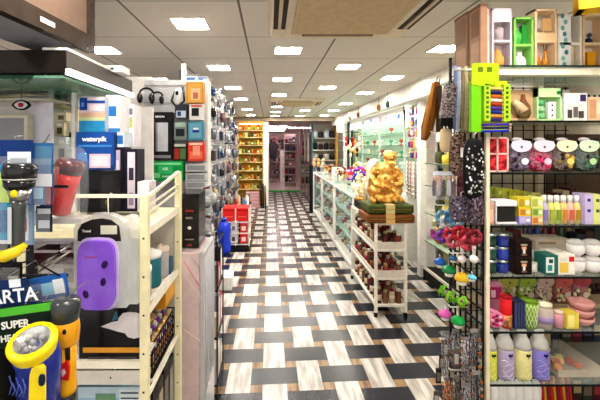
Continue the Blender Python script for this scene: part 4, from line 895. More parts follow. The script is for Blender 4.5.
# boxes on the rack
RY = 1.20
def PB(a, b, t0, t1, y, dep, col, dec, lab, name='product_box', cat='box', text=None, side=None):
    x0, x1 = PX(a, b, y); zt, zb = pz(t0, y), pz(t1, y); m = MB(((x0+x1)/2, y, zb)); w_, h_ = x1-x0, zt-zb
    m.box(x0, x1, y, y+dep, zb, zt, col)
    for k, (u0, v0, u1, v1, c) in enumerate(dec): m.box(x0+u0*w_, x0+u1*w_, y-.0006-.0004*k, y, zb+v0*h_, zb+v1*h_, c)
    if side: m.box(x1, x1+.0008, y+.006, y+dep-.006, zb+.08*h_, zb+.92*h_, side)
    for (s, u, v, th, c) in (text or []): m.text(s, (x0+u*w_, y-.0045, zb+v*h_), th, c, bold=.0006)
    return tag(m.make(name), lab, cat)
shelfz = 1.2625
zB = pz(172, 1.30)
x0, x1 = PX(80, 113.5, 1.30)
PB(80, 106, 170, 212.4, 1.30, .12, '#161518', [(.05,.55,.9,.95,'#201f24')], 'plain black box on the rack shelf supporting the blue boxes', side='#28272b')
PB(100, 114, 171, 212.4, 1.24, .055, '#1f1e20', [(.1,.1,.9,.9,'#2b2a2c'),(.4,.2,.6,.3,'#6f6a3a')], 'narrow black box beside the plain black box, lower right of it')
PB(76, 113.5, 132, 169.8, 1.30, .13, '#1c4f97', [(.0,.0,1,.12,'#12386e'),(.36,.05,.92,.42,'#c9b6c4'),(.42,.1,.86,.36,'#dccbd4'),(.05,.22,.3,.45,'#2e78b9'),(.06,.6,.95,.66,'#3f7fc4')], 'deep blue water flosser box with white lettering and a pink panel', text=[('waterpik', .5, .81, .0175, '#e9f0f8')], side='#17427f')
PB(79, 105, 97, 131.8, 1.30, .12, '#cfc0c6', [(0,.0,1,.32,'#2a86b4'),(0,.32,1,.42,'#b9c79a'),(0,.42,1,.55,'#c9a58e'),(.03,.62,.32,.98,'#173f8c'),(.3,.82,1,.9,'#20498f'),(.1,.72,.2,.84,'#5f86c4'),(.4,.60,.95,.78,'#ddd3da')], 'pale and blue product box stacked on top of the deep blue one', side='#b9c7d3')
PB(106, 120, 95, 131.8, 1.33, .10, '#ece9ec', [(.1,.42,.75,.7,'#2d78bb'),(.0,.0,1,.1,'#3f86bd'),(.1,.8,.9,.85,'#c9d3de')], 'white box with a blue square label right of the pale blue box')
PB(121, 134, 104, 147, 1.42, .08, '#e7e4ea', [(.15,.45,.9,.7,'#a8b27a'),(.1,.1,.8,.3,'#8f9ab4'),(.2,.75,.9,.9,'#6f6f86')], 'small white box with a leafy green picture behind the white boxes')
PB(114.5, 124, 132.3, 147, 1.33, .08, '#d6e2ee', [(.1,.2,.9,.8,'#3673b2')], 'small light blue box tucked below the white box with a blue square')
PB(113, 122.5, 147.5, 211.5, 1.32, .08, '#241f30', [(.08,.04,.75,.96,'#b9aec4'),(.12,.5,.6,.8,'#e3dbe6'),(.12,.1,.6,.35,'#d8c4dc')], 'tall slim box with lilac panels, left one of the pair')
PB(123.5, 137, 149, 211.5, 1.32, .08, '#1f1b2b', [(.3,.05,.85,.95,'#cfc6d2'),(.4,.5,.75,.7,'#3a3548'),(.4,.1,.75,.3,'#8e86a0')], 'tall slim box with pale windows, right one of the pair')
PB(137.5, 149, 182, 211.5, 1.32, .08, '#dcd2d8', [(.1,.1,.9,.5,'#8ea3c0'),(.2,.6,.8,.9,'#f0e6ea')], 'short whitish box at the right end of the rack shelf')

# cream rack
o_k = (-.378, 1.1, 0)
K = thing('cream_rack', 'cream painted metal rack with open wire side rails facing the aisle', 'rack', (-.378, 1.1, 0)); o = (-.378, 1.1, 0)
CR = '#ece3bc'; RX0, RX1, RY0, RY1 = -.745, -.378, 1.1, 1.5
for (x, y) in ((RX1, RY0), (RX0, RY0), (RX1, RY1), (RX0, RY1)):
    m = MB(o).box(x-.012, x+.012, y-.012, y+.012, 0, 1.352 if y == RY0 and x == RX1 else (1.395 if x == RX1 else 1.34), CR)
    for k in range(9): m.box(x-.003, x+.003, y-.0125, y-.012, .30+k*.115, .306+k*.115, '#2b2a24')
    m.make('post', K, .002)
MB(o).bar((RX0-.25, RY0, 1.349), (RX1, RY0, 1.349), .010, '#eee8d0').make('cross_bar', K)
m = MB(o)
for z in (1.338, 1.312, 1.288): m.bar((RX1, RY0, z), (RX1, RY1, z+.055 if z > 1.33 else z+.03), .010 if z > 1.33 else .006, '#f0ead4')
m.make('side_rail', K)
for z, hh in ((1.235, .024), (.985, .022), (.72, .014)):
    if z < 1:
        MB(o).box(RX0, RX1, RY0+.095, RY1, z+.004, z+.012, '#e4dcc8').box(RX1-.003, RX1+.003, RY0, RY1, z-hh+.012, z+.014, '#f1ecdc').make('shelf', K); continue
    m = MB(o).box(RX0, RX1, RY0-.004, RY1, z-.004+.006, z+.012, '#cfc5ac').box(RX1-.003, RX1+.003, RY0, RY1, z-hh+.012, z+.014, '#f1ecdc').box(RX0, RX1, RY0-.008, RY0-.004, z-hh+.012, z+.014, CR); m.make('shelf', K)
m = MB(o).box(RX0, RX1, RY0-.006, RY0+.10, .846, .853, '#d9d2c2').box(RX0, RX1, RY0-.009, RY0-.006, .832, .852, '#efe9d4').box(RX0, RX1, RY0-.010, RY0-.004, .785, .825, '#cfcabf'); m.box(px(112,1.1)-.002, px(112,1.1)+.002, RY0-.0105, RY0-.010, .803, .809, '#1c1c1c'); m.make('front_ledge', K)
MB(o).box(RX0, RX1, RY1-.006, RY1, .02, 1.2, '#c9c3b4').make('rear_panel', K)
# white splash black box
y = 1.105; x0, x1 = PX(79, 141, y); zb = .8535; zt = pz(300, y); oo = ((x0+x1)/2, y, zb)
m = MB(oo).box(x0, x1, y, y+.085, zb, zt-.002, 'g#0e0b0c').box(px(83,y), x1, y-.0008, y, pz(352.5,y), pz(347.5,y), '#d99a3a')
pts = [(px(a,y), pz(b,y)) for a, b in ((101,326.5),(112,322),(118,321),(119,317.5),(123,313),(130,312),(136,312.5),(140.5,314),(140.5,337),(134,338.5),(128,337),(125,333),(118,331.5),(110,329))]
m.prism(pts[::-1], y-.0010, y, '#e4dcdc')
m.prism([(px(a,y), pz(b,y)) for a, b in ((112,321),(115,312),(117,311),(118,319))][::-1], y-.0010, y, '#3f7280')
for k in range(3): m.box(px(88,y), px(110-k*5,y), y-.0006, y, pz(357.6+k*1.6,y), pz(357+k*1.6,y), '#5d5358').box(px(116,y), px(136-k*4,y), y-.0006, y, pz(357.6+k*1.6,y), pz(357+k*1.6,y), '#5d5358')
tag(m.make('product_box'), 'glossy black box with a white splash shape and an orange stripe', 'box')
# box at bottom
PB(78, 141, 387, 494, 1.125, .06, '#9fc0d4', [(.0,.9,1,1,'#c4d6de'),(.28,.8,.6,.94,'#7ba27e'),(.66,.85,.98,.98,'#dfe6e8'),(.68,.89,.96,.905,'#4a5a66'),(.68,.94,.96,.955,'#4a5a66')], 'pale blue box with a green diamond and small dark print, below the ledge', side='#8fb0c4')
# middle shelf stuff: clear bags etc.
def lump(name, a, b, t0, t1, y, dep, col, lab, cat, e=.6, lid=None):
    x0, x1 = PX(a, b, y); za_, zb_ = pz(t1, y), pz(t0, y); m = MB(((x0+x1)/2, y+dep/2, za_)); m.ell(((x0+x1)/2, y+dep/2, (za_+zb_)/2), ((x1-x0)/2, dep/2, (zb_-za_)/2), col, e, e, nu=16, nv=10); return tag(m.make(name), lab, cat)
PB(34, 80, 232, 244, 1.14, .14, '#e4dfe6', [(.0,.0,1,.25,'#c3bcc6')], 'long white flat box on the rack in front of the black boxes')
PB(34, 74, 250, 264, 1.14, .12, '#4a1f22', [(.0,.8,1,1,'#d8cbd0'),(.1,.1,.5,.3,'#6b3438')], 'dark maroon box with a pale top edge left of the purple pack')
PB(60, 76, 245, 249.5, 1.16, .10, '#b9b1b2', (), 'thin grey pad above the maroon box')
for i, (a0, b0, a1, b1, c) in enumerate(((36,268,72,243,'m#d8d2cc'),(38,272,78,246,'m#c9c1b6'),(34,264,56,254,'#1d1b1c'))):
    y = 1.10-.012*i; o = MB((px(a0,y), y, pz(b0,y))).tube([(px(a0,y), y, pz(b0,y)), (px(a1,y), y+.02, pz(b1,y))], .0032, c, 7).make('metal_rod')
    tag(o, ('silver rod slanting up beside the purple pack, upper','silver rod slanting up beside the purple pack, lower','short black rod left of the silver rods')[i], 'rod')
PB(38, 80, 265, 300, 1.16, .12, '#cfc8c2', [(.1,.5,.6,.9,'#e8e4df'),(.1,.1,.9,.35,'#a9a19c'),(.62,.5,.95,.9,'#8f8a86')], 'greyish clear wrapped box behind the battery cards')
lump('plastic_bag', 40, 78, 258, 300, 1.12, .03, 'c.25#e6e2dc', 'crumpled clear plastic bag in front of the greyish wrapped box', 'bag', .7)
# side view contents
def cont(a, b, t0, t1, X_, col, lab, name, cat='container'):
    """a box on the rack's aisle side: photo columns a..b on the plane X_"""
    y0, y1 = X_*FPX/(a-270), X_*FPX/(b-270)
    y0, y1 = min(y0,y1), max(y0,y1); ym = (y0+y1)/2; m = MB((X_-.04, ym, pz(t1, ym))).box(X_-.09, X_, y0, y1, pz(t1, ym), pz(t0, ym), col); return tag(m.make(name), lab, cat)
for i, (y0, h_, c, cn, lc) in enumerate(((1.16,.085,'c.45#e9e7e6','clear','#f2f0ee'),(1.27,.10,'#2f6f78','teal','#e8e6e4'),(1.37,.09,'c.5#ddd8d6','frosted','#d9c7b8'))):
    oo = (-.43, y0+.04, .9975); t_ = thing('storage_jar', '%s tub with a pale lid on the rack side by the aisle' % cn, 'tub', oo)
    MB(oo).lathe([(0,0),(.034,0),(.038,.01),(.038,h_),(.03,h_+.006)], oo, c, 14).make('body', t_); MB(oo).lathe([(.039,0),(.039,.016),(.012,.02),(.012,.03),(0,.03)], (oo[0], oo[1], oo[2]+h_+.004), lc, 14).make('lid', t_)
tag(MB((-.42,1.2,1.0)).box(-.42,-.395,1.15,1.19,.9975,1.06,'#c9442e').make('red_sachet_box'), 'small orange red box in front of the clear tub', 'box')
tag(MB((-.42,1.34,.9975)).box(-.395,-.385,1.16,1.45,.9975,1.0,'#f0ece6').box(-.43,-.388,1.42,1.46,.9975,1.06,'#3d5f7a').make('blue_box'), 'small slate blue box at the rear corner of the middle rack shelf', 'box')
tag(MB((-.46,1.3,.86)).box(-.50,-.385,1.34,1.47,.90,.968,'#c98a2c').box(-.385,-.3845,1.35,1.46,.91,.96,'#e0a640').make('orange_box'), 'orange box behind the basket of baubles on the rack', 'box')
b_ = thing('wire_basket', 'black wire basket of small baubles on the lower rack shelf', 'basket', (-.45, 1.32, .7328)); o = (-.45, 1.32, .7328)
m = MB(o)
for z in (.738, .775, .81, .845): 
    for p_, q2 in (((-.52,1.20),(-.388,1.20)),((-.388,1.20),(-.388,1.475)),((-.388,1.475),(-.52,1.475)),((-.52,1.475),(-.52,1.20))): m.bar((p_[0],p_[1],z), (q2[0],q2[1],z), .004, '#1c1a1c')
for k in range(12): m.bar((-.388, 1.20+k*.025, .736), (-.388, 1.20+k*.025, .845), .003, '#1c1a1c')
for k in range(6): m.bar((-.52+k*.026, 1.20, .736), (-.52+k*.026, 1.20, .845), .003, '#1c1a1c')
m.make('wires', b_); MB(o).box(-.52,-.388,1.2,1.475,.733,.738,'#2b272a').make('tray', b_)
n = 0
for L in range(5):
    for i in range(4):
        for j in range(9):
            c, cn = (('m#c99a5a','gold'),('#e9e2da','white'),('m#b98a6a','copper'),('#d8b48a','tan'),('#7a3f96','purple'),('#b07a4a','bronze'))[(i*5+j*3+L*2)%6]
            x = -.505+i*.033+.004*(L%2); y = 1.215+j*.030; z = .752+L*.027
            if L < 3 and 0 < i < 3 : continue
            if L == 0 and i == 0: continue
            if L > 3 and (i*j) % 3 == 0: continue
            tag(MB((x,y,z)).ell((x,y,z), (.0135,.0135,.0135), c, nu=9, nv=6).make('bauble'), 'small %s bauble in the black wire basket on the rack' % cn, 'bauble', '%s baubles in the wire basket' % cn)
# lower basket + dark goods
for i in range(5):
    y = 1.14+i*.07; y += .08 if i == 0 else .07; oo = (-.42, y+.03, .42)
    if y > 1.42: continue
    tag(MB(oo).box(-.47,-.392,y,y+.06,.42,.69-.03*(i%2),('#2a2826','#4a4238','#1c1c1e','#3d4440','#56483c')[i]).box(-.392,-.3912,y+.008,y+.052,.46,.62,('#8f8878','#b4a894','#77706a','#a29c90','#8a7c68')[i]).make('dark_carton'), '%s carton on the lowest visible rack shelf, %s from the front' % (('charcoal','brown grey','black','green grey','brown')[i], ORD[i]), 'box')
MB(o_k).box(-.73,-.392,1.10,1.49,.405,.419,'#dcd4c0').make('lowest_shelf', K)
# purple blister pack hanging from the cross bar
y = 1.055; zt = pz(213, y); zb = pz(306, y); x0, x1 = PX(76, 136, y); cx = (px(80,y)+px(121,y))/2; oo = (px(106,y), y, zt)
t_ = thing('travel_adapter_pack', 'clear blister pack with a purple rounded plate hanging from the cream rack', 'blister pack', oo)
def arch_outline(xa, xb, za_, zb_, r_):
    pts = [(xa, za_), (xb, za_)]
    for k in range(9):
        a = math.pi*k/8; pts.append(((xa+xb)/2+(xb-xa)/2*math.cos(a), zb_-r_+r_*math.sin(a)))
    return pts
MB(oo).prism(arch_outline(x0, px(128,y), zb, zt, .045), y-.012, y+.020, 'c.4#dfe3e0').make('clear_shell', t_)
MB(oo).prism(arch_outline(px(116,y), x1, zb, zt-.01, .04), y+.012, y+.055, 'c.45#e0e4e0').make('clear_side_shell', t_)
m = MB(oo).prism([(px(a,y), pz(b,y)) for a, b in ((80,240),(80,230),(84,223),(91,219),(104,217.5),(113,219),(121,225),(123,240))][::-1], y-.0135, y-.012, '#2a2426'); m.text('Travel', (px(89,y), y-.0145, pz(230,y)), .007, '#e9dede', bold=.0003); m.box(px(103,y), px(119,y), y-.015, y-.0135, pz(233,y), pz(224.5,y), '#d9d6c4').make('header_card', t_)
pts = []
for k in range(24):
    a = 2*math.pi*k/24; sg = lambda v, e: math.copysign(abs(v)**e, v); pts.append((cx+.060*sg(math.cos(a), .45), pz(272,y)+.104*sg(math.sin(a), .45)))
MB(oo).prism(pts, y-.016, y-.012, 'g#cbb8de').make('plate_rim', t_)
m = MB(oo).prism([(cx+(p_[0]-cx)*.88, pz(272,y)+(p_[1]-pz(272,y))*.94) for p_ in pts], y-.030, y-.014, 'g#8f5fd8')
m.text('ADAPTER', (px(95,y), y-.0306, pz(254,y)), .006, '#c23a86'); m.make('purple_plate', t_, .003)
for a, b, rr in ((109.5,261,.5), (108,278,.2), (91,290,-.3)):
    MB(oo).ell((px(a,y), y-.031, pz(b,y)), (.0085,.002,.012), '#3b1f5c', nu=10, nv=5, T=Matrix.Rotation(rr, 4, 'Y')).make('socket', t_)
MB(oo).tube([(px(107,y), y+.01, pz(215,y)), (px(105,y), y+.02, pz(208,y)), (px(103,y), y+.033, 1.350), (px(104,y), y+.045, 1.357), (px(106,y), y+.056, 1.350)], .0018, 'm#d9d6d0', 6).make('wire_hook', t_)

# ---- foreground hanging goods at the left edge
F_ = thing('front_hook_rail', 'dark hook rail in the lower left foreground carrying flashlights and battery cards', 'rail', (-.62, .92, 0)); o = (-.62, .92, 0)
m = MB(o)
for z in (1.40, 1.18, 1.09): m.bar((-1.0, .90, z), (-.50, .90, z), .007, '#2a2a2e')
m.make('rails', F_); MB(o).bar((-.60, .91, 0), (-.60, .91, 1.41), .012, '#2a2a2e').bar((-.95, .91, 0), (-.95, .91, 1.41), .012, '#2a2a2e').make('uprights', F_)
def card(a, b, t0, t1, y, c, dec, lab, text=None, tilt=0, name='blister_card', cat='blister card', film=True):
    x0, x1 = PX(a, b, y); za_, zt_ = pz(t1, y), pz(t0, y); oo = ((x0+x1)/2, y, zt_); t_ = thing(name, lab, cat, oo); w_, h_ = x1-x0, zt_-za_
    Tm = Matrix.Translation(oo) @ Matrix.Rotation(tilt, 4, 'Y') @ Matrix.Translation(-Vector(oo))
    m = MB(oo); m.box(x0, x1, y, y+.002, za_, zt_, c)
    for k, (u0, v0, u1, v1, cc) in enumerate(dec): m.box(x0+u0*w_, x0+u1*w_, y-.0006-.0004*k, y, za_+v0*h_, za_+v1*h_, cc)
    for (s, u, v, th, cc) in (text or []): m.text(s, (x0+u*w_, y-.0035, za_+v*h_), th, cc, bold=.0006)
    m.v = [Tm @ v for v in m.v]; m.make('card', t_)
    if film:
        m = MB(oo); m.box(x0+.003, x1-.003, y-.012, y-.0035, za_+.003, zt_-.25*h_, 'c.08#ffffff'); m.v = [Tm @ v for v in m.v]; m.make('clear_bubble', t_)
    MB(oo).tube([(oo[0], y+.004, zt_), (oo[0], y+.01, zt_+.008), (oo[0], .90, zt_+.012)], .0012, '#808285', 5).make('hanging_tab', t_)
    return t_
card(-8, 33, 140, 205, .86, '#173a78', [(.38,.45,.95,.82,'#e6edf2'),(.45,.55,.85,.72,'#a9b4c2'),(0,.1,.3,.6,'#2a9ac0'),(.15,.1,.35,.5,'#e9d23c'),(.3,.0,.95,.3,'#244f96')], 'blue blister card with a white panel behind the black flashlight')
card(33, 53, 143, 205, .87, '#2f6a9c', [(.1,.3,.95,.5,'#d9dde4'),(.1,.65,.95,.95,'#5b86a8'),(.6,.0,1,.3,'#7a2a44'),(.0,.1,.5,.28,'#9fc8e0')], 'blue and grey blister card between the two upper flashlights')
card(-8, 9, 165, 240, .83, '#1697c4', [(0,.1,1,.4,'#0f6fa6'),(.3,.5,1,.9,'#c7e06a')], 'cyan and lime card at the far left edge')
card(20, 34, 200, 245, .88, '#6f8fae', [(.1,.1,.6,.9,'#cfd9e2'),(.2,.3,.5,.6,'#a03a3a')], 'slim blue grey card below the black flashlight')
def torch(name, lab, p0, p1, y, prof, colors, lens=None, tilt_y=0.0, face=None):
    """flashlight along p0 (tail) -> p1 (head) in photo coordinates at distance y; prof = (t, r)"""
    A, B_ = Vector((px(p0[0], y), y, pz(p0[1], y))), Vector((px(p1[0], y), y - tilt_y, pz(p1[1], y)))
    t_ = thing(name, lab, 'flashlight', tuple(A)); L = (B_-A).length; ax = (B_-A).normalized()
    rot = Vector((0,0,1)).rotation_difference(ax).to_matrix().to_4x4(); T_ = Matrix.Translation(A) @ rot
    for nm, i0, i1, c in colors:
        m = MB(tuple(A)); m.lathe([(r_, t*L) for t, r_ in prof[i0:i1+1]], (0,0,0), c, 20, T=T_); m.make(nm, t_)
    return t_, T_, L, A
# black flashlight (upper left)
t_, T_, L, A = torch('flashlight', 'black and silver flashlight with a yellow dot hanging at the left edge', (18, 246), (20, 163), .80,
   [(0,.010),(.04,.013),(.45,.0135),(.55,.016),(.68,.024),(.72,.030),(.80,.031),(.82,.0335),(.93,.034),(.98,.031),(1.0,.024)],
   [('handle', 0, 3, 'g#4a4c4c'), ('neck', 3, 4, 'm#b9b9b9'), ('head', 4, 6, 'g#1b1b1d'), ('silver_ring', 6, 7, 'm#e6e6e6'), ('bezel', 7, 10, 'g#26262a')])
MB(tuple(A)).ell((px(24,.80), .768, pz(192,.80)), (.009,.003,.008), '#e8d21e', nu=10, nv=5).make('yellow_button', t_)
MB(tuple(A)).box(px(13,.80), px(17,.80), .783, .7865, pz(242,.80), pz(206,.80), 'm#c9ccc9').make('grip_stripe', t_)
# red flashlight
t_, T_, L, A = torch('flashlight', 'red and black flashlight leaning in a clear bag', (58, 214), (72, 160), .98,
   [(0,.020),(.05,.030),(.5,.030),(.75,.033),(.86,.038),(.93,.038),(1.0,.030)], [('red_body', 0, 3, 'g#d8201c'), ('head', 3, 6, 'g#5a1c1c')])
MB(tuple(A)).tube([(px(49,.98), .955, pz(212,.98)), (px(57,.98), .945, pz(164,.98))], [.010,.012], 'g#1c1618', 8).make('black_side_grip', t_)
MB(tuple(A)).tube([(px(57,.98), .945, pz(214,.98)), (px(66,.98), .94, pz(166,.98))], [.005,.006], '#7a3a30', 8).make('side_stripe', t_)
lump('plastic_bag', 44, 86, 146, 222, .93, .025, 'c.07#dfe6ea', 'clear plastic bag around the red flashlight', 'bag', .5)
tag(MB((px(62,1.0), .99, pz(224,1.0))).box(px(44,1.0), px(86,1.0), .975, 1.03, pz(222,1.0), pz(217,1.0), '#c9c5c0').make('acrylic_ledge'), 'pale ledge under the red flashlight', 'ledge')
tag(MB((px(8,.80), .80, pz(258,.80))).tube([(px(-6,.8),.80,pz(256,.8)), (px(8,.8),.79,pz(255,.8)), (px(20,.8),.79,pz(250,.8)), (px(26,.8),.80,pz(244,.8))], [.012,.013,.012,.006], 'g#e9cf1c', 10).make('yellow_tool_handle'), 'curved yellow handle under the black flashlight', 'tool')
# battery cards
card(-12, 26, 280, 312, .80, '#14315f', [(0,.0,1,.12,'#3aa04a'),(.55,.75,.85,1,'#e6ecf2')], 'navy battery card with large white letters', text=[('VARTA', .50, .48, .030, '#eef4fa')], tilt=R(-6), film=False)
card(28, 66, 276, 300, .84, '#2a66ae', [(.3,.2,.6,.7,'#7cc4e0'),(.62,.2,.9,.8,'#e9eef2'),(0,.0,.3,.5,'#143a74')], 'blue battery card with a pale picture left of the purple pack', tilt=R(-10))
card(-8, 56, 305, 345, .79, '#10261e', [(.02,.78,.98,.98,'#58b83c')], 'dark green battery card with white lettering behind the blue flashlight', text=[('SUPER', .34, .56, .016, '#f0f0e8'), ('HEAVY DUTY', .5, .24, .014, '#dfe6d8')], tilt=R(-8), film=False)
card(30, 58, 302, 350, .82, '#1a3f86', [(.2,.5,.8,.8,'#f0efe2'),(.1,.85,.9,.95,'#d9c93a')], 'blue and yellow lettered card behind the two big flashlights')
card(2, 22, 262, 282, .84, '#101012', [(.3,.1,.8,.3,'#c9c6bd')], 'small black card below the yellow handle')
tag(MB((-.64,.84,1.0)).tube([(px(-6,.82),.82,pz(268,.82)), (px(30,.82),.83,pz(262,.82)), (px(60,.84),.84,pz(276,.84))], .0022, '#16161a', 6).make('black_cable'), 'thin black cable sagging over the battery cards', 'cable')
# blue flashlight with yellow ring facing the camera
y = .72; A = Vector((px(36,y), y+.03, pz(402,y))); t_ = thing('flashlight', 'big blue flashlight with a yellow ring head and clear lens', 'flashlight', tuple(A))
hd = Vector((px(31.5,y), y, pz(338,y)))
ax = Vector((.05, -.40, .91)).normalized(); rot = Vector((0,0,1)).rotation_difference(ax).to_matrix().to_4x4(); T_ = Matrix.Translation(hd - ax*.03) @ rot
MB(tuple(A)).lathe([(.036,-.02),(.041,.0),(.0445,.014),(.045,.022),(.040,.028),(.033,.026)], (0,0,0), 'g#f2d90e', 28, T=T_, cap=False).make('yellow_ring', t_)
MB(tuple(A)).lathe([(.033,.024),(.026,.014),(.010,.008),(0,.008)], (0,0,0), 'm#d9d9d6', 24, T=T_, cap=False).make('reflector', t_)
m = MB(tuple(A))
for k in range(7): m.ell(T_ @ Vector((.016*math.cos(k*.9)*(k>0), .016*math.sin(k*.9)*(k>0), .016)), (.0062,.0062,.0062), 'g#8d8f94', nu=8, nv=6)
m.make('led_bulbs', t_)
MB(tuple(A)).lathe([(.033,.026),(.02,.027),(0,.028)], (0,0,0), 'c.05#ffffff', 24, T=T_, cap=False).make('lens', t_)
m = MB(tuple(A)); m.tube([hd-ax*.022, hd-ax*.036+Vector((0,.002,-.002)), Vector((px(32,y), y+.022, pz(368,y))), Vector((px(33,y), y+.022, pz(430,y)))], [.036,.0425,.041,.038], 'g#25358c', 22); m.make('blue_body', t_)
m = MB(tuple(A)); m.prism([(px(a,y-.01), pz(b,y-.01)) for a, b in ((32,402),(33,372),(35,365),(39,362.5),(43,363),(46,367),(46,402))][::-1], y-.022, y-.008, 'g#f0d60c'); m.make('yellow_switch_plate', t_, .002)
MB(tuple(A)).ell((px(40,y-.03), y-.024, pz(382,y-.03)), (.006,.004,.011), '#1c2a3a', .6, .6, nu=10, nv=6).make('switch', t_)
m = MB(tuple(A))
for k in range(5): m.tube([(px(14+k*4,y), y-.013-.002*k, pz(372+(k%2)*6,y)), (px(17+k*4,y), y-.014-.002*k, pz(380+(k%2)*5,y)), (px(14+k*4,y), y-.013-.002*k, pz(390,y))], .001, '#5f74c9', 5)
m.make('line_print', t_)
# black and yellow flashlight
y = .80; A = Vector((px(66,y), y, pz(400,y))); t_ = thing('flashlight', 'black and yellow flashlight with a red sticker beside the big blue one', 'flashlight', tuple(A))
MB(tuple(A)).lathe([(.022,0),(.026,.006),(.030,.030),(.030,.045),(.024,.052),(0,.052)], (px(66,y), y, pz(322,y)), 'g#3a3e40', 22).make('head', t_)
MB(tuple(A)).lathe([(.024,0),(.0265,.004),(.0285,.034),(.026,.050),(.022,.054)], (px(66,y), y, pz(343,y)), 'g#e6a41a', 22).make('yellow_collar', t_)
MB(tuple(A)).lathe([(.020,0),(.022,.01),(.0205,.06),(.0215,.11)], (px(66,y), y, pz(392,y)), 'g#e8ab14', 22).make('yellow_grip', t_)
m = MB(tuple(A)); m.tube([(px(62,y), y-.018, pz(345,y)), (px(60,y), y-.0195, pz(365,y)), (px(61,y), y-.018, pz(388,y))], [.004,.006,.004], '#26201c', 8).tube([(px(71,y), y-.015, pz(342,y)), (px(72,y), y-.016, pz(356,y))], [.006,.005], '#26201c', 8).make('grip_inlay', t_)
m = MB(tuple(A)); m.prism([(px(a,y), pz(b,y)) for a, b in ((64,362),(68,358),(73,354),(75,362),(74,374),(67,373))][::-1], y-.0235, y-.018, '#d8281e'); m.prism([(px(a,y), pz(b,y)) for a, b in ((66,366),(70,362),(72,366),(69,370))][::-1], y-.0242, y-.0235, '#f0d8d0').make('red_sticker', t_)
MB(tuple(A)).ell((px(71,y), y-.026, pz(326,y)), (.0045,.003,.006), '#1a1a1c', nu=8, nv=6).make('switch', t_)
MB(tuple(A)).lathe([(.018,0),(.021,.012),(.020,.03)], (px(66,y), y, pz(404,y)), 'g#303234', 18).make('tail_cap', t_)
MB(tuple(A)).tube([(px(66,y), y, pz(300,y)), (px(66,y), y+.03, pz(296,y)), (px(66,y), .90, pz(298,y))], .0014, '#66686a', 5).make('hanging_tab', t_)

# ================================================================== GREY DISPLAY PANEL (front facing, beyond the rack)
D = thing('display_stand', 'grey freestanding display stand with a white end post, hung with electronics packs', 'display panel', (-.56, 2.2, 0)); o = (-.56, 2.2, 0)
Yp = 2.2; PXa, PXb = px(137, Yp), px(209, Yp)
MB(o).box(-.762, -.40, Yp, Yp+.10, 0, pz(80,Yp), '#b9babc').make('panel', D); MB(o).box(-.402, -.375, Yp-.01, Yp+.11, 0, pz(79,Yp), '#dad8d4').make('end_post', D)
m = MB(o)
for k in range(14): m.box(-.762, -.40, Yp-.002, Yp, .5+k*.105, .503+k*.105, '#8b8c90')
m.make('slots', D)
for k, b in enumerate((167, 176, 184)):
    tag(MB((px(197,2.16), 2.13, pz(b+4,2.15))).box(px(187,2.15), px(207,2.15), 2.11, 2.195, pz(b+4,2.15), pz(b-3.2,2.15), '#c3c4c6').box(px(188.5,2.15), px(205.5,2.15), 2.109, 2.11, pz(b+2.6,2.15), pz(b-2,2.15), '#8f9195').make('grey_tray'), 'shallow grey plastic tray on the display panel, %s of three' % ('top','middle','bottom')[k], 'tray', 'grey trays')
Yq = 2.12
def PD(a, b, t0, t1, col, dec, lab, dep=.05, y=Yq, text=None, name='electronics_pack', cat='pack'): return PB(a, b, t0, t1, y, dep, col, dec, lab, name, cat, text)
PD(148, 172, 112, 160, '#1f1f22', [(.32,.18,.83,.78,'#c9ccd2'),(.32,.18,.4,.78,'#8e9299'),(.12,.25,.26,.7,'#3a3b40'),(.08,.04,.95,.1,'#8a8b90')], 'black box picturing a silver tower device', .06, 2.10, [('REXON', .5, .9, .011, '#f0f0f0')])
PD(148, 183, 161, 181, '#18a052', [(.1,.15,.35,.4,'#7fd89a'),(.3,.35,.7,.75,'#39bf74'),(.05,.8,.95,.92,'#7fdca0')], 'bright green box with pale writing under the black box', .05, 2.10, [('AIR', .5, .6, .016, '#d6f5df'), ('PURIFIER', .55, .22, .010, '#c4efd2')])
PD(175, 187, 104, 119, '#3a3f4a', [(.1,.1,.9,.55,'#c9d6e2'),(.2,.2,.5,.5,'#2a4a8a')], 'dark small pack with a picture, upper left of the six pack grid')
PD(189.5, 203, 104, 120, '#e0dedb', [(.15,.25,.7,.75,'#1d2024'),(.1,.82,.9,.94,'#d0503a')], 'white pack with a small black device, upper right of the six pack grid')
PD(174, 186.5, 121.5, 140, '#7f8c8a', [(.15,.2,.85,.6,'#2b2d30'),(.1,.7,.9,.95,'#a9c2b2')], 'grey green pack with a black cable, middle left of the six pack grid')
PD(188, 203, 121.5, 140, '#4f8fa8', [(.1,.1,.9,.9,'#72a9bd'),(.3,.4,.75,.55,'#123a9a'),(.35,.55,.7,.66,'#f0f4f8')], 'teal blue pack with a white and blue stick, middle right of the six pack grid')
PD(173, 187, 143, 161, '#26282a', [(.1,.1,.45,.7,'#a83a30'),(.5,.1,.9,.7,'#5a7a4a'),(.1,.8,.9,.95,'#c9c9c4')], 'dark pack with red and green picture, lower left of the six pack grid')
PD(188, 204, 142, 161, '#d8412e', [(.1,.1,.9,.5,'#e9765a'),(.3,.3,.75,.8,'#f0a58a'),(.1,.84,.9,.95,'#f3d8c8')], 'orange red pack, lower right of the six pack grid')
PD(186, 203.5, 82, 103, '#d79a3e', [(.1,.05,.9,.95,'#e8b35a'),(.3,.15,.8,.7,'#f0d0a8'),(.4,.2,.7,.5,'#c77a5a')], 'golden poster-like pack picturing a face at the top of the panel')
oo = (px(177,2.1), 2.12, pz(106,2.1)); t_ = thing('white_speaker', 'white oval headset in a black sling at the panel top', 'headset', oo)
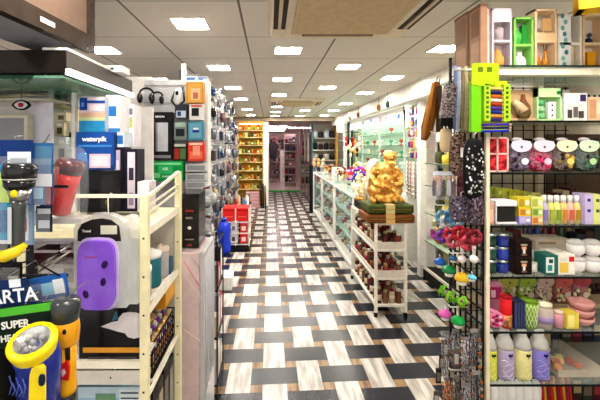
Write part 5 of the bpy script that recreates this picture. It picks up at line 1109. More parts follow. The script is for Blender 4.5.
MB(oo).ell((px(177,2.1), 2.12, pz(96,2.1)), (.022,.02,.050), 'g#ececec', .8, .8, nu=14, nv=10, T=Matrix.Rotation(.12, 4, 'Y')).make('shell', t_); MB(oo).ell((px(177,2.1), 2.10, pz(93,2.1)), (.010,.006,.014), '#18181a', nu=10, nv=6).make('speaker_hole', t_)
MB(oo).tube([(px(173,2.1), 2.15, pz(90,2.1)), (px(170,2.1), 2.13, pz(100,2.1)), (px(176,2.1), 2.13, pz(108,2.1)), (px(183,2.1), 2.13, pz(100,2.1)), (px(181,2.1), 2.15, pz(86,2.1))], .007, '#1a1a1c', 7).make('sling', t_)
for i, (a, b, s_) in enumerate(((146,93,1.0),(157,96,.8))):
    oo = (px(a,2.25), 2.17, pz(b+12,2.25)); t_ = thing('headphones', 'black headphones hanging against the grey partition, %s pair' % ('left','right')[i], 'headphones', oo, group='headphones on the partition')
    x, z = px(a,2.18), pz(b,2.18); MB(oo).tube([(x+.04*s_*math.cos(math.pi*k/8), 2.185, z+.03*s_*math.sin(math.pi*k/8)) for k in range(9)], .006, '#1c1c1f', 7).make('headband', t_)
    for q2 in (-1, 1): MB(oo).ell((x+q2*.036*s_, 2.175, z-.03*s_), (.018*s_,.02,.032*s_), 'g#151517', nu=12, nv=8).make('ear_cup', t_)
PD(142, 147.5, 119, 137, '#1b1b1e', [(.2,.6,.8,.8,'#e0e0e0'),(.2,.2,.8,.35,'#8a8a8e')], 'slim black remote pack on the grey partition', .03, 2.29)
for i, (a, b, c, cn) in enumerate(((156,86,'#cfd2d6','silver'),(162,84,'#3a3c40','charcoal'),(166,92,'#a9785a','bronze'),(160,101,'#e2e0de','white'),(167,104,'#6a6f78','slate'))):
    tag(MB((px(a,2.24), 2.24, pz(b+6,2.24))).box(px(a-3,2.24), px(a+3,2.24), 2.24, 2.27, pz(b+6,2.24), pz(b-4,2.24), c).ell((px(a,2.24), 2.235, pz(b+1,2.24)), (.008,.006,.014), '#202226', nu=8, nv=6).make('webcam_pack'), '%s gadget pack hanging above the black tower device box' % cn, 'pack')

# plastic wrapped column, black appliance box and wire stand beside the aisle
Wc = thing('wrapped_column', 'pale pink film wrapped display column with a silver edge beside the cream rack', 'display column', (-.365, 1.9, 0)); o = (-.365, 1.9, 0)
MB(o).box(-.425, -.335, 1.74, 2.04, 0, .99, 'g#d9c4c2').make('body', Wc, .006)
MB(o).box(-.335, -.312, 1.735, 2.04, 0, .995, 'g#c2c1c4').make('silver_edge', Wc, .003)
m = MB(o)
for (a0, b0, a1, b1, c) in ((184,262,203,290,'#e59aa4'),(184,275,203,300,'#ead2d0'),(190,256,203,272,'#b9b4ba'),(184,330,202,342,'#eed6d2')):
    m.bar((px(a0,1.735), 1.737, pz(b0,1.735)), (px(a1,1.735)-.004, 1.737, pz(b1,1.735)), .004, c, .003)
m.make('film_creases', Wc)
m = MB(o)
for k in range(9): m.tube([(-.311, 1.76+k*.03, .97), (-.308, 1.77+k*.03, .7), (-.311, 1.75+k*.03+.02*(k%2), .3)], .0025, 'g#d6d6da', 5)
m.make('silver_folds', Wc)
oo = (-.40, 1.86, .996); t_ = thing('appliance_box', 'tall black appliance box with red logo and white cup drawing standing on the wrapped column', 'box', oo); x0, x1 = PX(181.5, 199, 1.80); m = MB(oo).box(x0, x1, 1.80, 1.98, .996, pz(194,1.8), 'g#15100f'); w_ = x1-x0
m.box(x0+w_*.2, x0+w_*.7, 1.799, 1.80, pz(212,1.8), pz(210,1.8), '#a03028').box(x0+w_*.25, x0+w_*.62, 1.799, 1.80, pz(219,1.8), pz(217,1.8), '#8a8078').ell((x0+w_*.45, 1.80, pz(228,1.8)), (.010,.001,.008), '#d8d2cc', nu=10, nv=5).box(x0+w_*.2, x0+w_*.7, 1.799, 1.80, pz(240,1.8), pz(239,1.8), '#9a928a').box(x0+w_*.3, x0+w_*.6, 1.799, 1.80, pz(246,1.8), pz(244,1.8), '#8a3a30').make('box', t_)
Bs = thing('wire_stand', 'thin black wire stand at the aisle edge by the wrapped column', 'stand', (-.31, 2.15, 0)); o = (-.31, 2.15, 0); m = MB(o)
for (x, y) in ((-.312, 2.15), (-.312, 2.42), (-.358, 2.42), (-.358, 2.15)): m.bar((x, y, 0), (x, y, .93), .008, '#1c1c1e')
for z in (.08, .36, .64, .92):
    m.bar((-.312, 2.15, z), (-.312, 2.42, z+.0), .006, '#1c1c1e').bar((-.358, 2.15, z), (-.312, 2.15, z), .006, '#1c1c1e').bar((-.358, 2.42, z), (-.312, 2.42, z), .006, '#1c1c1e').bar((-.42, 2.15, z), (-.42, 2.42, z), .006, '#1c1c1e')
    for k in range(1, 4): m.bar((-.358+k*.014, 2.15, z), (-.358+k*.014, 2.42, z), .003, '#2a2a2c')
m.make('wire_frame', Bs)
n = 0
for z in (.084, .364, .644):
    for i in range(1):
        for j in range(3):
            c, cn = (('#e6e2de','white'),('#2a2a2e','black'),('#b8322c','red'),('#8f9298','grey'),('#d9c9b4','beige'))[(n*3+i+j)%5]; n += 1
            x, y = -.355, 2.16+j*.085; h_ = .12+.03*((n*7)%4)
            tag(MB((x+.02, y+.035, z)).box(x, x+.038, y, y+.07, z, z+h_, c).box(x+.038, x+.0388, y+.01, y+.06, z+.02, z+h_-.02, ('#8a8f98','#d8d4cc','#f0e6e0')[(i+j)%3]).make('stacked_pack'), '%s pack on the black wire stand, %s shelf, %s' % (cn, ('bottom','middle','top')[(.084,.364,.644).index(z)], ('near','centre','far')[j]), 'pack')

for k in range(8):
    b = 186+k*9.5; y = 2.10-.012*(k%2); x = px(206+1.5*(k%2), y); c, cn = (('#c9cbcd','silver grey'),('#a7a9ad','grey'))[k%2]
    oo = (x, y, pz(b, y)); t_ = thing('clear_pack', '%s clear pack in the zigzag chain by the black appliance box, %s from top' % (cn, ORD[k]), 'pack', oo, group='zigzag chain of clear packs')
    Tm = Matrix.Translation(oo) @ Matrix.Rotation(R(12 if k % 2 else -12), 4, 'Y') @ Matrix.Translation(-Vector(oo))
    MB(oo).box(x-.030, x+.030, y, y+.004, oo[2]-.052, oo[2], c, T=Tm).box(x-.02, x+.02, y-.001, y, oo[2]-.018, oo[2]-.006, ('#7a3a40','#e9e7e4','#4a5668')[k%3], T=Tm).make('card', t_)
    MB(oo).ell((x, y-.008, oo[2]-.034), (.022,.012,.014), 'c.5#dfe2e4', .7, .8, nu=9, nv=6, T=Tm if False else None).make('bubble', t_)
    MB(oo).tube([(x, y+.004, oo[2]-.003), (x, 2.19, oo[2]-.0)], .002, '#d0d0d0', 5).make('hook', t_)

DC = thing('dark_filler_block', 'added black block darkening the space behind the battery cards at the lower left edge', 'cabinet', (-1.0, 1.2, 0)); o = (-1.0, 1.2, 0)  # black block added so the space behind the cards reads dark
MB(o).box(-1.5, -.78, 1.0, 1.45, 0, 1.06, '#1a1819').make('body', DC); MB(o).box(-1.49, -.79, .995, 1.0, .06, 1.0, '#232124').make('front_face', DC)
for i, (a, b, t0, t1, y, c, d, cn) in enumerate(((-4,10,236,262,.90,'#2a2b30','#8f97a2','charcoal'),(36,52,206,232,.905,'#1b2c4a','#c9ced6','navy'),(40,58,340,372,.90,'#22242a','#a93a30','black'),(44,62,380,398,.905,'#1c3350','#d9cfa0','dark blue'),(2,18,206,232,.905,'#28424f','#d8b23a','dark teal'))):
    card(a, b, t0, t1, y-.01, c, [(.15,.15,.85,.45,d),(.1,.7,.9,.9,'#d9dadc')], 'small %s hanging card among the flashlights at the left edge' % cn)
# ================================================================== FAR LEFT: tall gridwall, bins, yellow shelves
GL = thing('gridwall_rack', 'long white gridwall rack along the left of the aisle, hung with blister packs', 'gridwall', (-.62, 2.6, 0)); o = (-.62, 2.6, 0)
m = MB(o)
for k in range(24): m.bar((-.62, 2.62+k*.1, .08 if k < 11 else 1.02), (-.62, 2.62+k*.1, 2.06), .006, '#d2d4d6')
for k in range(25): m.bar((-.62, 2.62, .1+k*.08), (-.62, 4.92 if k > 11 else 3.62, .1+k*.08), .006, '#d2d4d6')
m.make('wire_grid', GL)
for y in (2.62, 3.62): MB(o).bar((-.62, y, 0), (-.62, y, 2.09), .03, '#e4e4e2').make('post', GL)
MB(o).box(-.66, -.54, 2.6, 3.65, 0, .12, '#8f8e8c').make('base', GL)
MB(o).box(-.655, -.64, 2.6, 3.65, .12, 1.02, '#55575c').box(-.655, -.64, 2.6, 4.95, 1.02, 2.05, '#55575c').make('gap_darkening_sheet', GL)  # dark sheet added to shut out the bright view between the packs
def blister(x, y, z, w_, h_, face, c, pc, shape, lab, grp, name='blister_pack', th=.02, back=.0):
    """hung card whose picture faces +x (face=1), -x (-1) or the camera (0); z is its top"""
    rz = {1: R(90), -1: R(-90), 0: 0}[face]; t_ = thing(name, lab, 'blister pack', (x, y, z), rz, grp)
    MB().box(-w_/2, w_/2, 0, .002, -h_, 0, c).box(-w_*.4, w_*.4, -.0008, 0, -h_*.22, -h_*.06, ('#c9c9c6','#a05048','#4a6c98','#b9a95a')[(int(y*77)+int(z*31)) % 4]).make('card', t_)
    m = MB()
    if shape == 0: m.ell((0, -th*.6, -h_*.6), (w_*.3, th, h_*.28), pc, .7, .7, nu=9, nv=6)
    elif shape == 1: m.tube([(0, -th*.8, -h_*.92), (0, -th*.8, -h_*.3)], w_*.16, pc, 8)
    elif shape == 2: m.box(-w_*.32, w_*.32, -th*1.2, 0, -h_*.9, -h_*.34, pc)
    else: m.ell((-w_*.15, -th*.7, -h_*.55), (w_*.2, th*.8, h_*.16), pc, nu=9, nv=6).ell((w_*.12, -th*.7, -h_*.75), (w_*.2, th*.8, h_*.16), pc, nu=9, nv=6)
    m.make('product', t_)
    if back: MB().tube([(0, back, .004), (0, -.012, .004), (0, -.016, .012)], .003, '#e4e4e4', 5).make('hook', t_)
    return t_
PALC = [('#7b8088','grey'),('#b9babf','pale grey'),('#3a3f46','charcoal'),('#5a7090','steel blue'),('#94979e','silver grey'),('#1d2026','black'),('#a29a8e','beige'),('#868e98','blue grey'),('#5f544e','taupe')]
PPC = ['g#1d1f24','g#a9acb2','g#3c4654','g#6a6f78','g#c4c4c4','g#3f5a80','g#5a4a44','g#6f4a48']
HROWS = [2.02, 1.85, 1.68, 1.51, 1.34, 1.17, 1.0, .83, .66, .49, .34]
for r_, z in enumerate(HROWS):
    for k in range(13):
        y = 2.68 + k*.175 + (r_ % 2)*.03
        ci = (r_*5 + k*7 + (r_*k) % 3) % len(PALC); c, cn = PALC[ci]
        xx = -.505 + .035*((r_*3+k*2) % 3) - .03
        if z < 1.1:
            if k > 5: continue
            xx = -.56 + .02*(k % 2)
        blister(xx, y, z, .11+.02*((k+r_) % 2), .14, 1, c, PPC[(r_*3+k*5) % len(PPC)], (r_+k*3) % 4,
            '%s blister pack on the long gridwall, %s row down, %s from near end' % (cn, ORD[r_], ORD[k]), 'blister packs on the long gridwall', th=.026, back=xx+.612)
for k in range(7):   # end-on packs facing the camera at the near end of the gridwall
    for j in range(2):
        c, cn = PALC[(k*4+j*3+1) % len(PALC)]
        blister(-.565+j*.085, 2.60, 2.0-k*.20, .075, .17, 0, c, PPC[(k*3+j) % len(PPC)], (k+j) % 4, '%s pack facing forward at the long gridwall end, %s down, %s' % (cn, ORD[k], ('inner','outer')[j]), 'end packs of the long gridwall')
o = MB((-.42, 3.95, 0)).box(-.58, -.40, 3.78, 4.02, 0, .13, '#e9e6e0').box(-.56, -.42, 3.7795, 3.78, .02, .11, '#f6f3ee').make('floor_carton'); tag(o, 'white open carton on the floor at the foot of the long gridwall', 'box')
# red bins and blue bottle
Bn = thing('bin_rack', 'white wire bin rack with red bins standing in the aisle past the long gridwall', 'bin rack', (-.5, 5.25, 0)); o = (-.5, 5.25, 0)
x0, x1 = px(222, 5.25), px(249, 5.25)
m = MB(o)
for x in (x0, (x0+x1)/2, x1):
    for y in (5.25, 5.6): m.bar((x, y, .06), (x, y, .60), .014, '#e4e2de')
for z in (.08, .24, .40): m.bar((x0, 5.25, z), (x1, 5.25, z), .012, '#e4e2de').bar((x0, 5.6, z), (x1, 5.6, z), .012, '#e4e2de').bar((x1, 5.25, z), (x1, 5.6, z), .012, '#e4e2de')
m.make('frame', Bn); MB(o).box(x0, x1, 5.26, 5.6, .0, .07, '#26211f').make('base', Bn)
for i in range(2):
    a = x0+.01+i*(x1-x0)/2; b = a+(x1-x0)/2-.02
    tag(MB((a, 5.27, .42)).box(a, b, 5.26, 5.58, .415, .60, '#d42a26').box(a+.01, b-.01, 5.2595, 5.26, .555, .59, '#b81f1f').box(a+.03, b-.03, 5.2592, 5.26, .47, .485, '#e86a5a').make('red_bin'), 'bright red plastic bin on the %s side of the white wire rack' % ('wall','aisle')[i], 'bin')
for i, (z, c, cn) in enumerate(((.245,'#e6e2dc','white'),(.09,'#ece8e2','off-white'),(.245,'#c23a38','dull red'),(.09,'#d8302c','red'))):
    a = x0+.12+ (i//2)*.14
    tag(MB((a, 5.3, z)).box(a, a+.10, 5.28, 5.5, z+.001, z+.13, c).box(a+.02, a+.08, 5.2795, 5.28, z+.03, z+.09, ('#7a7c80','#54565a','#f0d8d0','#f2e6e0')[i]).make('small_carton'), '%s carton on the %s level of the white bin rack' % (cn, 'middle' if z > .2 else 'lower'), 'box')
oo = (px(224,5.12), 5.12, 0); 
Bb = thing('blue_bottle', 'tall cobalt blue ribbed bottle standing before the red bins', 'bottle', oo)
MB(oo).lathe([(0,.0),(.085,.0),(.1,.03),(.1,.14),(.08,.19),(.095,.25),(.1,.33),(.08,.40),(.05,.44)], oo, 'g#1d3fc4', 14).make('body', Bb); MB(oo).lathe([(.045,.44),(.045,.49),(0,.50)], oo, 'g#162f9a', 12).make('cap', Bb)
for i in range(3):
    y = 5.9+i*.5; oo = (-.52, y, 0); b_ = thing('black_basket', 'black floor basket beyond the red bins, %s' % ('nearest','middle','farthest')[i], 'basket', oo, group='black floor baskets')
    MB(oo).add([(-.66,y-.15,0),(-.40,y-.15,0),(-.40,y+.15,0),(-.66,y+.15,0),(-.70,y-.18,.42),(-.36,y-.18,.42),(-.36,y+.18,.42),(-.70,y+.18,.42)], ((0,1,5,4),(1,2,6,5),(2,3,7,6),(3,0,4,7),(0,3,2,1)), '#222224').make('body', b_)
    for j in range(6):
        c, cn = (('#d8d4cc','white'),('#5a5e66','grey'),('#b0342e','red'),('#c8b48a','tan'),('#2b2d31','black'),('#6f87a8','blue'))[(i+j)%6]
        tag(MB((-.64+.045*j, y, .2)).tube([(-.64+.045*j, y+.05*((j%3)-1), .05), (-.645+.05*j, y+.07*((j%3)-1), .52+.04*(j%3))], .02, c, 8).make('rolled_item'), '%s rolled item standing in the %s black floor basket' % (cn, ('nearest','middle','farthest')[i]), 'roll')
# second left rack beyond, up to the yellow shelves
G2 = thing('gridwall_rack', 'second gridwall rack behind the red bins, reaching the yellow shelves', 'gridwall', (-.95, 5.1, 0)); o = (-.95, 5.1, 0); m = MB(o)
for k in range(20): m.bar((-.93, 5.2+k*.2, .08), (-.93, 5.2+k*.2, 2.0), .01, '#b9bcbe')
for k in range(14): m.bar((-.93, 5.2, .1+k*.145), (-.93, 9.0, .1+k*.145), .01, '#b9bcbe')
m.make('wire_grid', G2)
for y in (5.2, 7.1, 9.0): MB(o).bar((-.93, y, 0), (-.93, y, 2.03), .03, '#c9cbcc').make('post', G2)
MB(o).box(-.98, -.96, 5.2, 9.0, 0, 2.0, '#5f6166').make('gap_darkening_sheet', G2)  # same added dark sheet, keeps the grid from showing bright behind
for r_ in range(7):
    for k in range(11):
        c, cn = PALC[(r_*4+k*5+2) % len(PALC)]
        if (r_+k) % 9 == 4: c, cn = '#c8b23a', 'mustard'
        blister(-.80, 5.32+k*.33, 1.98-r_*.26, .22, .22, 1, c, PPC[(r_+k*3) % len(PPC)], (r_*2+k) % 4, '%s pack on the second gridwall, %s row down, %s from near end' % (cn, ORD[r_], ORD[k]), 'packs on the second gridwall', th=.04, back=.12)
# yellow shelves
YS = thing('yellow_shelves', 'tall shelf bay with a glowing yellow back, crowded with small goods', 'shelving', (-.45, 9.1, 0)); o = (-.45, 9.1, 0)
yx0, yx1 = -.80, -.18
MB(o).box(yx0, yx1, 9.40, 9.43, 0, 2.12, '#e6b64a').make('back_panel', YS); MB(o).box(yx0-.03, yx0, 9.1, 9.43, 0, 2.12, '#d9c48e').box(yx1, yx1+.02, 9.1, 9.43, 0, 2.12, '#d9c48e').make('side_panel', YS)
MB(o).box(yx0, yx1, 9.08, 9.43, 2.06, 2.12, '#e8b050').make('header', YS)
MB(o).box(yx0+.03, yx1-.03, 9.15, 9.19, 2.045, 2.06, 'e9#ffd890').make('light_tube', YS)
for r_, z in enumerate((.42,.66,.88,1.10,1.31,1.52,1.72,1.90)):
    MB(o).box(yx0, yx1, 9.12, 9.40, z-.015, z, '#d8c690').make('shelf', YS)
    z += .001
    for k in range(8):
        c, cn = (('#b08a22','gold'),('#8f9a3a','olive'),('#e07a2a','orange'),('#5a4a2a','brown'),('#d9d08a','cream'),('#b8402a','red'),('#3f5a34','dark green'),('#e9c94a','yellow'))[(r_*3+k*5+(k*r_)%4)%8]
        x = yx0+.05+k*.075; h_ = .11+.03*((r_+k)%3)/2
        oo = (x, 9.22, z); kind = (r_+k*2) % 3
        m = MB(oo)
        if kind == 0: m.lathe([(0,0),(.028,0),(.03,h_*.6),(.014,h_*.8),(.014,h_),(0,h_)], oo, 'g'+c, 9)
        elif kind == 1: m.box(x-.03, x+.03, 9.2, 9.26, z, z+h_, c).box(x-.02, x+.02, 9.199, 9.2, z+h_*.2, z+h_*.6, '#e9e0b0')
        else: m.ell((x, 9.22, z+h_*.32), (.032,.03,h_*.32), c, nu=9, nv=6).ell((x, 9.22, z+h_*.75), (.02,.02,h_*.22), c, nu=9, nv=6)
        tag(m.make(('vase','small_box','figurine')[kind]), '%s %s on the %s shelf of the yellow bay, %s from left' % (cn, ('vase','box','figurine')[kind], ORD[r_]+' lowest' if r_ else 'lowest', ORD[k]), ('vase','box','figurine')[kind], 'goods on the yellow shelves')
for k in range(5):
    oo = (-.55, 8.95, 0); tag(MB((-.5, 8.9, k*.075)).box(px(246,8.9), px(259,8.9), 8.88, 9.06, k*.075, k*.075+.07, '#c9969c').box(px(246.5,8.9), px(258.5,8.9), 8.879, 8.88, k*.075+.052, k*.075+.064, '#e8c8c8').make('pink_drawer_box'), 'pink drawer box stacked below the yellow shelves, %s from the floor' % ORD[k], 'box', 'stack of pink drawer boxes')
for k in range(3):
    x = -.21+k*.05; tag(MB((x, 8.95, 0)).tube([(x, 8.95, .0), (x-.01, 8.98, .62-.05*k)], .02, ('#1d1c1e','#3a2c28','#57504a')[k], 8).make('rolled_mat'), '%s rolled mat standing by the white pillar' % ('black','dark brown','grey brown')[k], 'roll')

# ================================================================== FAR ROOM
def back_shelf(x0, x1, y, z1_, name_l, rows, cols_, pal, seed, hdr='#c9a8a8'):
    rnd = random.Random(seed); s = thing('far_shelf', name_l, 'shelving', ((x0+x1)/2, y, 0)); o = ((x0+x1)/2, y, 0)
    MB(o).box(x0, x1, y+.28, y+.30, 0, z1_, hdr).make('back_panel', s); MB(o).box(x0-.02, x0, y, y+.3, 0, z1_, '#b9b0ac').box(x1, x1+.02, y, y+.3, 0, z1_, '#b9b0ac').make('side_panel', s)
    dz = (z1_-.25)/rows
    for r_ in range(rows):
        z = .18+r_*dz; MB(o).box(x0, x1, y, y+.275, z-.021, z-.001, '#d2ccc8').make('shelf', s)
        for k in range(cols_):
            w_ = (x1-x0)/cols_; x = x0+w_*(k+.5); h_ = dz*rnd.uniform(.45,.82); c, cn = rnd.choice(pal); oo = (x, y+.1, z)
            m = MB(oo)
            if rnd.random() < .5: m.box(x-w_*.4, x+w_*.4, y+.04, y+.18, z, z+h_, c).box(x-w_*.25, x+w_*.25, y+.039, y+.04, z+h_*.3, z+h_*.7, rnd.choice(('#e9e4e0','#3a3038','#c98a90')))
            else: m.ell((x, y+.12, z+h_*.5), (w_*.4, .07, h_*.5), c, .6, .8, nu=9, nv=6)
            tag(m.make('stocked_item'), '%s item on the %s, level %s, place %s' % (cn, name_l.split(',')[0], ORD[r_], ORD[k]), 'goods', 'goods on the '+name_l.split(',')[0])
    return s
PR = [('#2a2226','black'),('#6d4a56','mauve'),('#b98a92','pink'),('#d8ccc8','off-white'),('#4a3f58','dark violet'),('#8c3040','crimson'),('#9a8f88','grey'),('#4f5a6a','slate')]
back_shelf(-1.0, -.05, 14.2, 1.9, 'dark shelf left of the far aisle, in the pink room', 6, 7, PR, 1)
back_shelf(.55, .95, 13.4, 1.95, 'tall shelf right of the far aisle, in the pink room', 6, 3, PR, 2)
back_shelf(.0, .9, 16.8, 2.0, 'back wall shelf at the very end, in the pink room', 6, 7, PR, 3)
back_shelf(-2.2, -1.1, 13.4, 1.9, 'left wall shelf of the pink room, beyond the beam', 5, 6, PR, 4)
back_shelf(1.05, 2.1, 12.6, 1.9, 'right wall shelf of the pink room, beyond the beam', 5, 6, PR, 5)
DU = thing('white_drawer_unit', 'white drawer unit standing alone in the far pink room', 'drawer unit', (px(285,15), 15, 0)); o = (px(285,15), 15, 0); x0, x1 = px(280,15), px(291,15)
MB(o).box(x0, x1, 15, 15.3, 0, 1.32, '#e4dcd8').make('body', DU)
for k in range(5):
    z = .08+k*.245; d = MB(o).box(x0+.02, x1-.02, 14.985, 15.0, z, z+.22, '#f0e9e6').make('drawer', DU); MB(o).box(x0+.12, x1-.12, 14.975, 14.985, z+.15, z+.17, '#5a5052').make('handle', d)
for i, (x, c, cn) in enumerate(((-.62,'#2c2834','black'),(-.2,'#6a3f4a','dark rose'),(.12,'#4a4650','charcoal'),(1.0,'#b06a78','rose'),(-1.04,'#7a3444','crimson'))):
    oo = (x, 15.2+.4*(i%2), 0); t_ = thing('clothes_stand', 'clothes stand with a %s garment in the far pink room' % cn, 'clothes stand', oo)
    b_ = (0,0,0); MB().bar((0,0,0), (0,0,1.75), .03, '#9a9494').box(-.15,.15,-.12,.12,0,.03,'#7a7474').make('pole', t_)
    MB().ell((0,0,1.3), (.17,.10,.36), c, .6, .8).make('garment', t_)

# ================================================================== RIGHT SIDE
# low glass counters
GC = lambda k: 'glass counter %s' % k
def counter(y0, y1, name):
    x0, x1, zt = .97, 1.42, .93; r_ = thing('glass_counter', name, 'counter', (x0, y0, 0)); o = (x0, y0, 0); W = '#e2e0da'
    m = MB(o)
    for x in (x0, x1):
        for y in (y0, y1): m.bar((x, y, 0), (x, y, zt-.005), .028, W)
    for z in (.08, zt-.02):
        m.bar((x0, y0, z), (x0, y1, z), .026, W).bar((x1, y0, z), (x1, y1, z), .026, W).bar((x0, y0, z), (x1, y0, z), .026, W).bar((x0, y1, z), (x1, y1, z), .026, W)
    m.make('frame', r_)
    MB(o).box(x0, x1, y0, y1, zt-.004, zt+.006, 'c.4#cfe4dc').make('glass_top', r_)
    MB(o).box(x0, x0+.004, y0+.015, y1-.015, .09, zt-.03, 'c.08#c9ded6').make('front_glass', r_)
    MB(o).box(x1-.02, x1-.01, y0, y1, .09, zt-.03, '#8f9c96').make('back_panel', r_)
    MB(o).box(x0, x1, y0, y1, .02, .09, '#d9d6ce').make('plinth', r_)
    for z in (.36, .64): MB(o).box(x0+.008, x1-.02, y0+.02, y1-.02, z, z+.006, 'c.5#a9d2c2').make('glass_shelf', r_)
    return r_
for i, (y0, y1) in enumerate(((4.22, 5.46), (5.52, 6.76), (6.82, 8.06))):
    nm = ('nearest glass counter with a white frame, behind the white cart', 'middle glass counter in the row along the aisle', 'farthest glass counter in the row, ending at the black post')[i]
    counter(y0, y1, nm)
    for L, z in enumerate((.091, .367, .647)):
        for k in range(7):
            y = y0+.12+k*.17; c, cn = (('#e2dcd2','white'),('m#c9b27a','gold'),('#4a5a6a','slate'),('#b9c9c0','pale green'),('#7a4a3a','brown'),('#c2c6ca','silver'),('#9a3a3a','red'))[(i*3+L*2+k*3)%7]
            oo = (1.12, y, z); h_ = .07+.02*((k+L)%3)
            tag(MB(oo).box(1.06, 1.18, y-.04, y+.04, z, z+h_*.5, c).ell((1.12, y, z+h_*.75), (.035,.03,h_*.3), c, nu=9, nv=6).make('boxed_ornament'), '%s ornament in the %s glass counter, %s level, %s from its near end' % (cn, ('nearest','middle','farthest')[i], ('lowest','middle','top')[L], ORD[k]), 'ornament', 'ornaments in the glass counters')
# goods on counters
def flower_display(x, y, z, cols_, lab, s_=1.0):
    oo = (x, y, z); t_ = thing('flower_display', lab, 'artificial flowers', oo)
    MB(oo).lathe([(0,0),(.05*s_,0),(.06*s_,.09*s_),(.05*s_,.1*s_)], oo, '#e2d6c2', 12).make('pot', t_)
    for j, c in enumerate(cols_):
        m = MB(oo)
        for k in range(9): m.ell((x+random.uniform(-.10,.10)*s_, y+random.uniform(-.08,.08)*s_, z+(.13+random.uniform(0,.17))*s_), (.026*s_,.02*s_,.022*s_), c, nu=8, nv=5)
        m.make('blossoms', t_)
    m = MB(oo)
    for k in range(9): m.tube([(x, y, z+.08*s_), (x+random.uniform(-.08,.08)*s_, y, z+.26*s_)], .003, '#3f6a34', 4)
    m.make('stems', t_)
flower_display(1.08, 4.60, .937, ('#d8324a','#3a4fc0','#8a3aa8','#f0a8c0'), 'red, blue and purple artificial flowers on the nearest glass counter', 1.0)
flower_display(1.22, 4.95, .937, ('#f0e4c4','#d9b84a','#ffffff'), 'cream and yellow artificial flowers on the nearest glass counter', 1.1)
flower_display(1.15, 5.9, .937, ('#c22a32','#7a1a24','#e9d9c0'), 'deep red artificial flowers on the middle glass counter', .7)
flower_display(1.15, 7.4, .937, ('#e07a2a','#f0c46a'), 'orange artificial flowers on the farthest glass counter', .6)
oo = (1.20, 5.3, .937); t_ = thing('hanging_mobile', 'tall rack of red and black charms standing on the counter', 'charm rack', oo)
MB(oo).bar((1.2,5.3,.937), (1.2,5.3,1.72), .014, '#3a3330').box(1.13,1.27,5.24,5.36,.937,.95,'#3a3330').bar((1.1,5.3,1.70),(1.3,5.3,1.70),.012,'#3a3330').make('stand', t_)
for k, c in enumerate(('#c22a32','#1e1b1d','#d9c8a8','#a8202c','#d8a02a','#2a2426','#e3dccf')):
    m = MB(oo); x = 1.105+.032*k; m.tube([(x,5.29,1.70),(x,5.29,1.66-.04*(k%3))], .002, '#444444', 4); z = 1.60-.04*(k%3)
    for q2 in range(3): m.ell((x,5.28,z-q2*.075), (.020,.018,.034), (c,'#e8d9b8')[(q2+k)%3==2], nu=8, nv=6)
    m.make('charm', t_)
for k, (y, c, cn, h_) in enumerate(((4.35,'#4a5e54','dark green',.07),(5.15,'#e9e4da','white',.10),(6.3,'#b9a06a','tan',.12),(6.6,'#5f6f8a','slate blue',.10),(7.0,'#e6e0d4','ivory',.15),(7.8,'#7a3a30','brick red',.14))):
    tag(MB((1.28,y,.937)).box(1.2,1.36,y-.08,y+.08,.937,.937+h_,c).box(1.199,1.2,y-.06,y+.06,.945,.937+h_*.8,'#f0ead8').make('counter_box'), '%s box lying on the glass counters' % cn, 'box')
# black post at the end
bp = thing('black_post_stand', 'black upright post stand at the far end of the glass counters', 'post', (px(311,8.25), 8.25, 0)); o = (px(311,8.25), 8.25, 0)
MB(o).box(px(309.4,8.25), px(312.8,8.25), 8.22, 8.29, 0, 1.07, '#161618').make('post', bp); MB(o).box(px(307.5,8.25), px(314,8.25), 8.18, 8.34, 0, .02, '#161618').make('base', bp)

# near right wall bay with green shelves (behind the gridwall items)
WX = 1.75
NB = thing('wall_shelf_bay', 'white wall bay with olive green slatted back and glass shelves, right of the cart', 'shelving', (1.9, 3.4, 0)); o = (1.9, 3.4, 0)
MB(o).box(1.98, 2.0, 2.66, 4.16, .12, 1.55, '#b6b37c').make('slatted_back', NB)
m = MB(o)
for k in range(13): m.box(1.975, 1.98, 2.66, 4.16, .2+k*.105, .212+k*.105, '#7f7f4e')
m.make('slat_grooves', NB)
MB(o).box(1.90, 2.0, 2.66, 4.16, 1.55, 2.025, '#f6f3ec').make('white_upper_panel', NB)
MB(o).box(WX, 2.0, 2.66, 4.16, 0, .12, '#2a2724').make('plinth', NB)
MB(o).box(WX-.02, WX-.005, 2.66, 4.16, .12, .15, '#d9d5cc').make('plinth_edge', NB)
MB(o).box(WX-.03, WX+.04, 4.17, 4.25, 0, 2.02, '#f1eee8').make('end_post', NB)
for z in (.419, .739, 1.049, 1.299): MB(o).box(WX+.02, 1.974, 2.66, 4.16, z, z+.008, 'c.5#bfd8b8').box(WX+.016, WX+.02, 2.66, 4.16, z, z+.008, '#3d5a3c').make('glass_shelf', NB)
for L, z in enumerate((.428, .748, 1.058, 1.308)):
    for k in range(8):
        y = 2.85+k*.165; c, cn = (('#8f9a5a','olive'),('#e2dcc8','cream'),('#4a4c34','dark olive'),('#c8b44a','mustard'),('#6f7a4a','moss'),('#b06a3a','rust'))[(L*3+k*5)%6]
        h_ = .10+.03*((L+k)%3); tag(MB((1.87,y,z)).ell((1.87,y,z+h_/2), (.05,.05,h_/2), c, .5, .7, nu=9, nv=6).make('packet'), '%s packet on the olive wall bay, %s shelf, %s from the near end' % (cn, ('lowest','second','third','top')[L], ORD[k]), 'packet', 'packets on the olive wall bay')
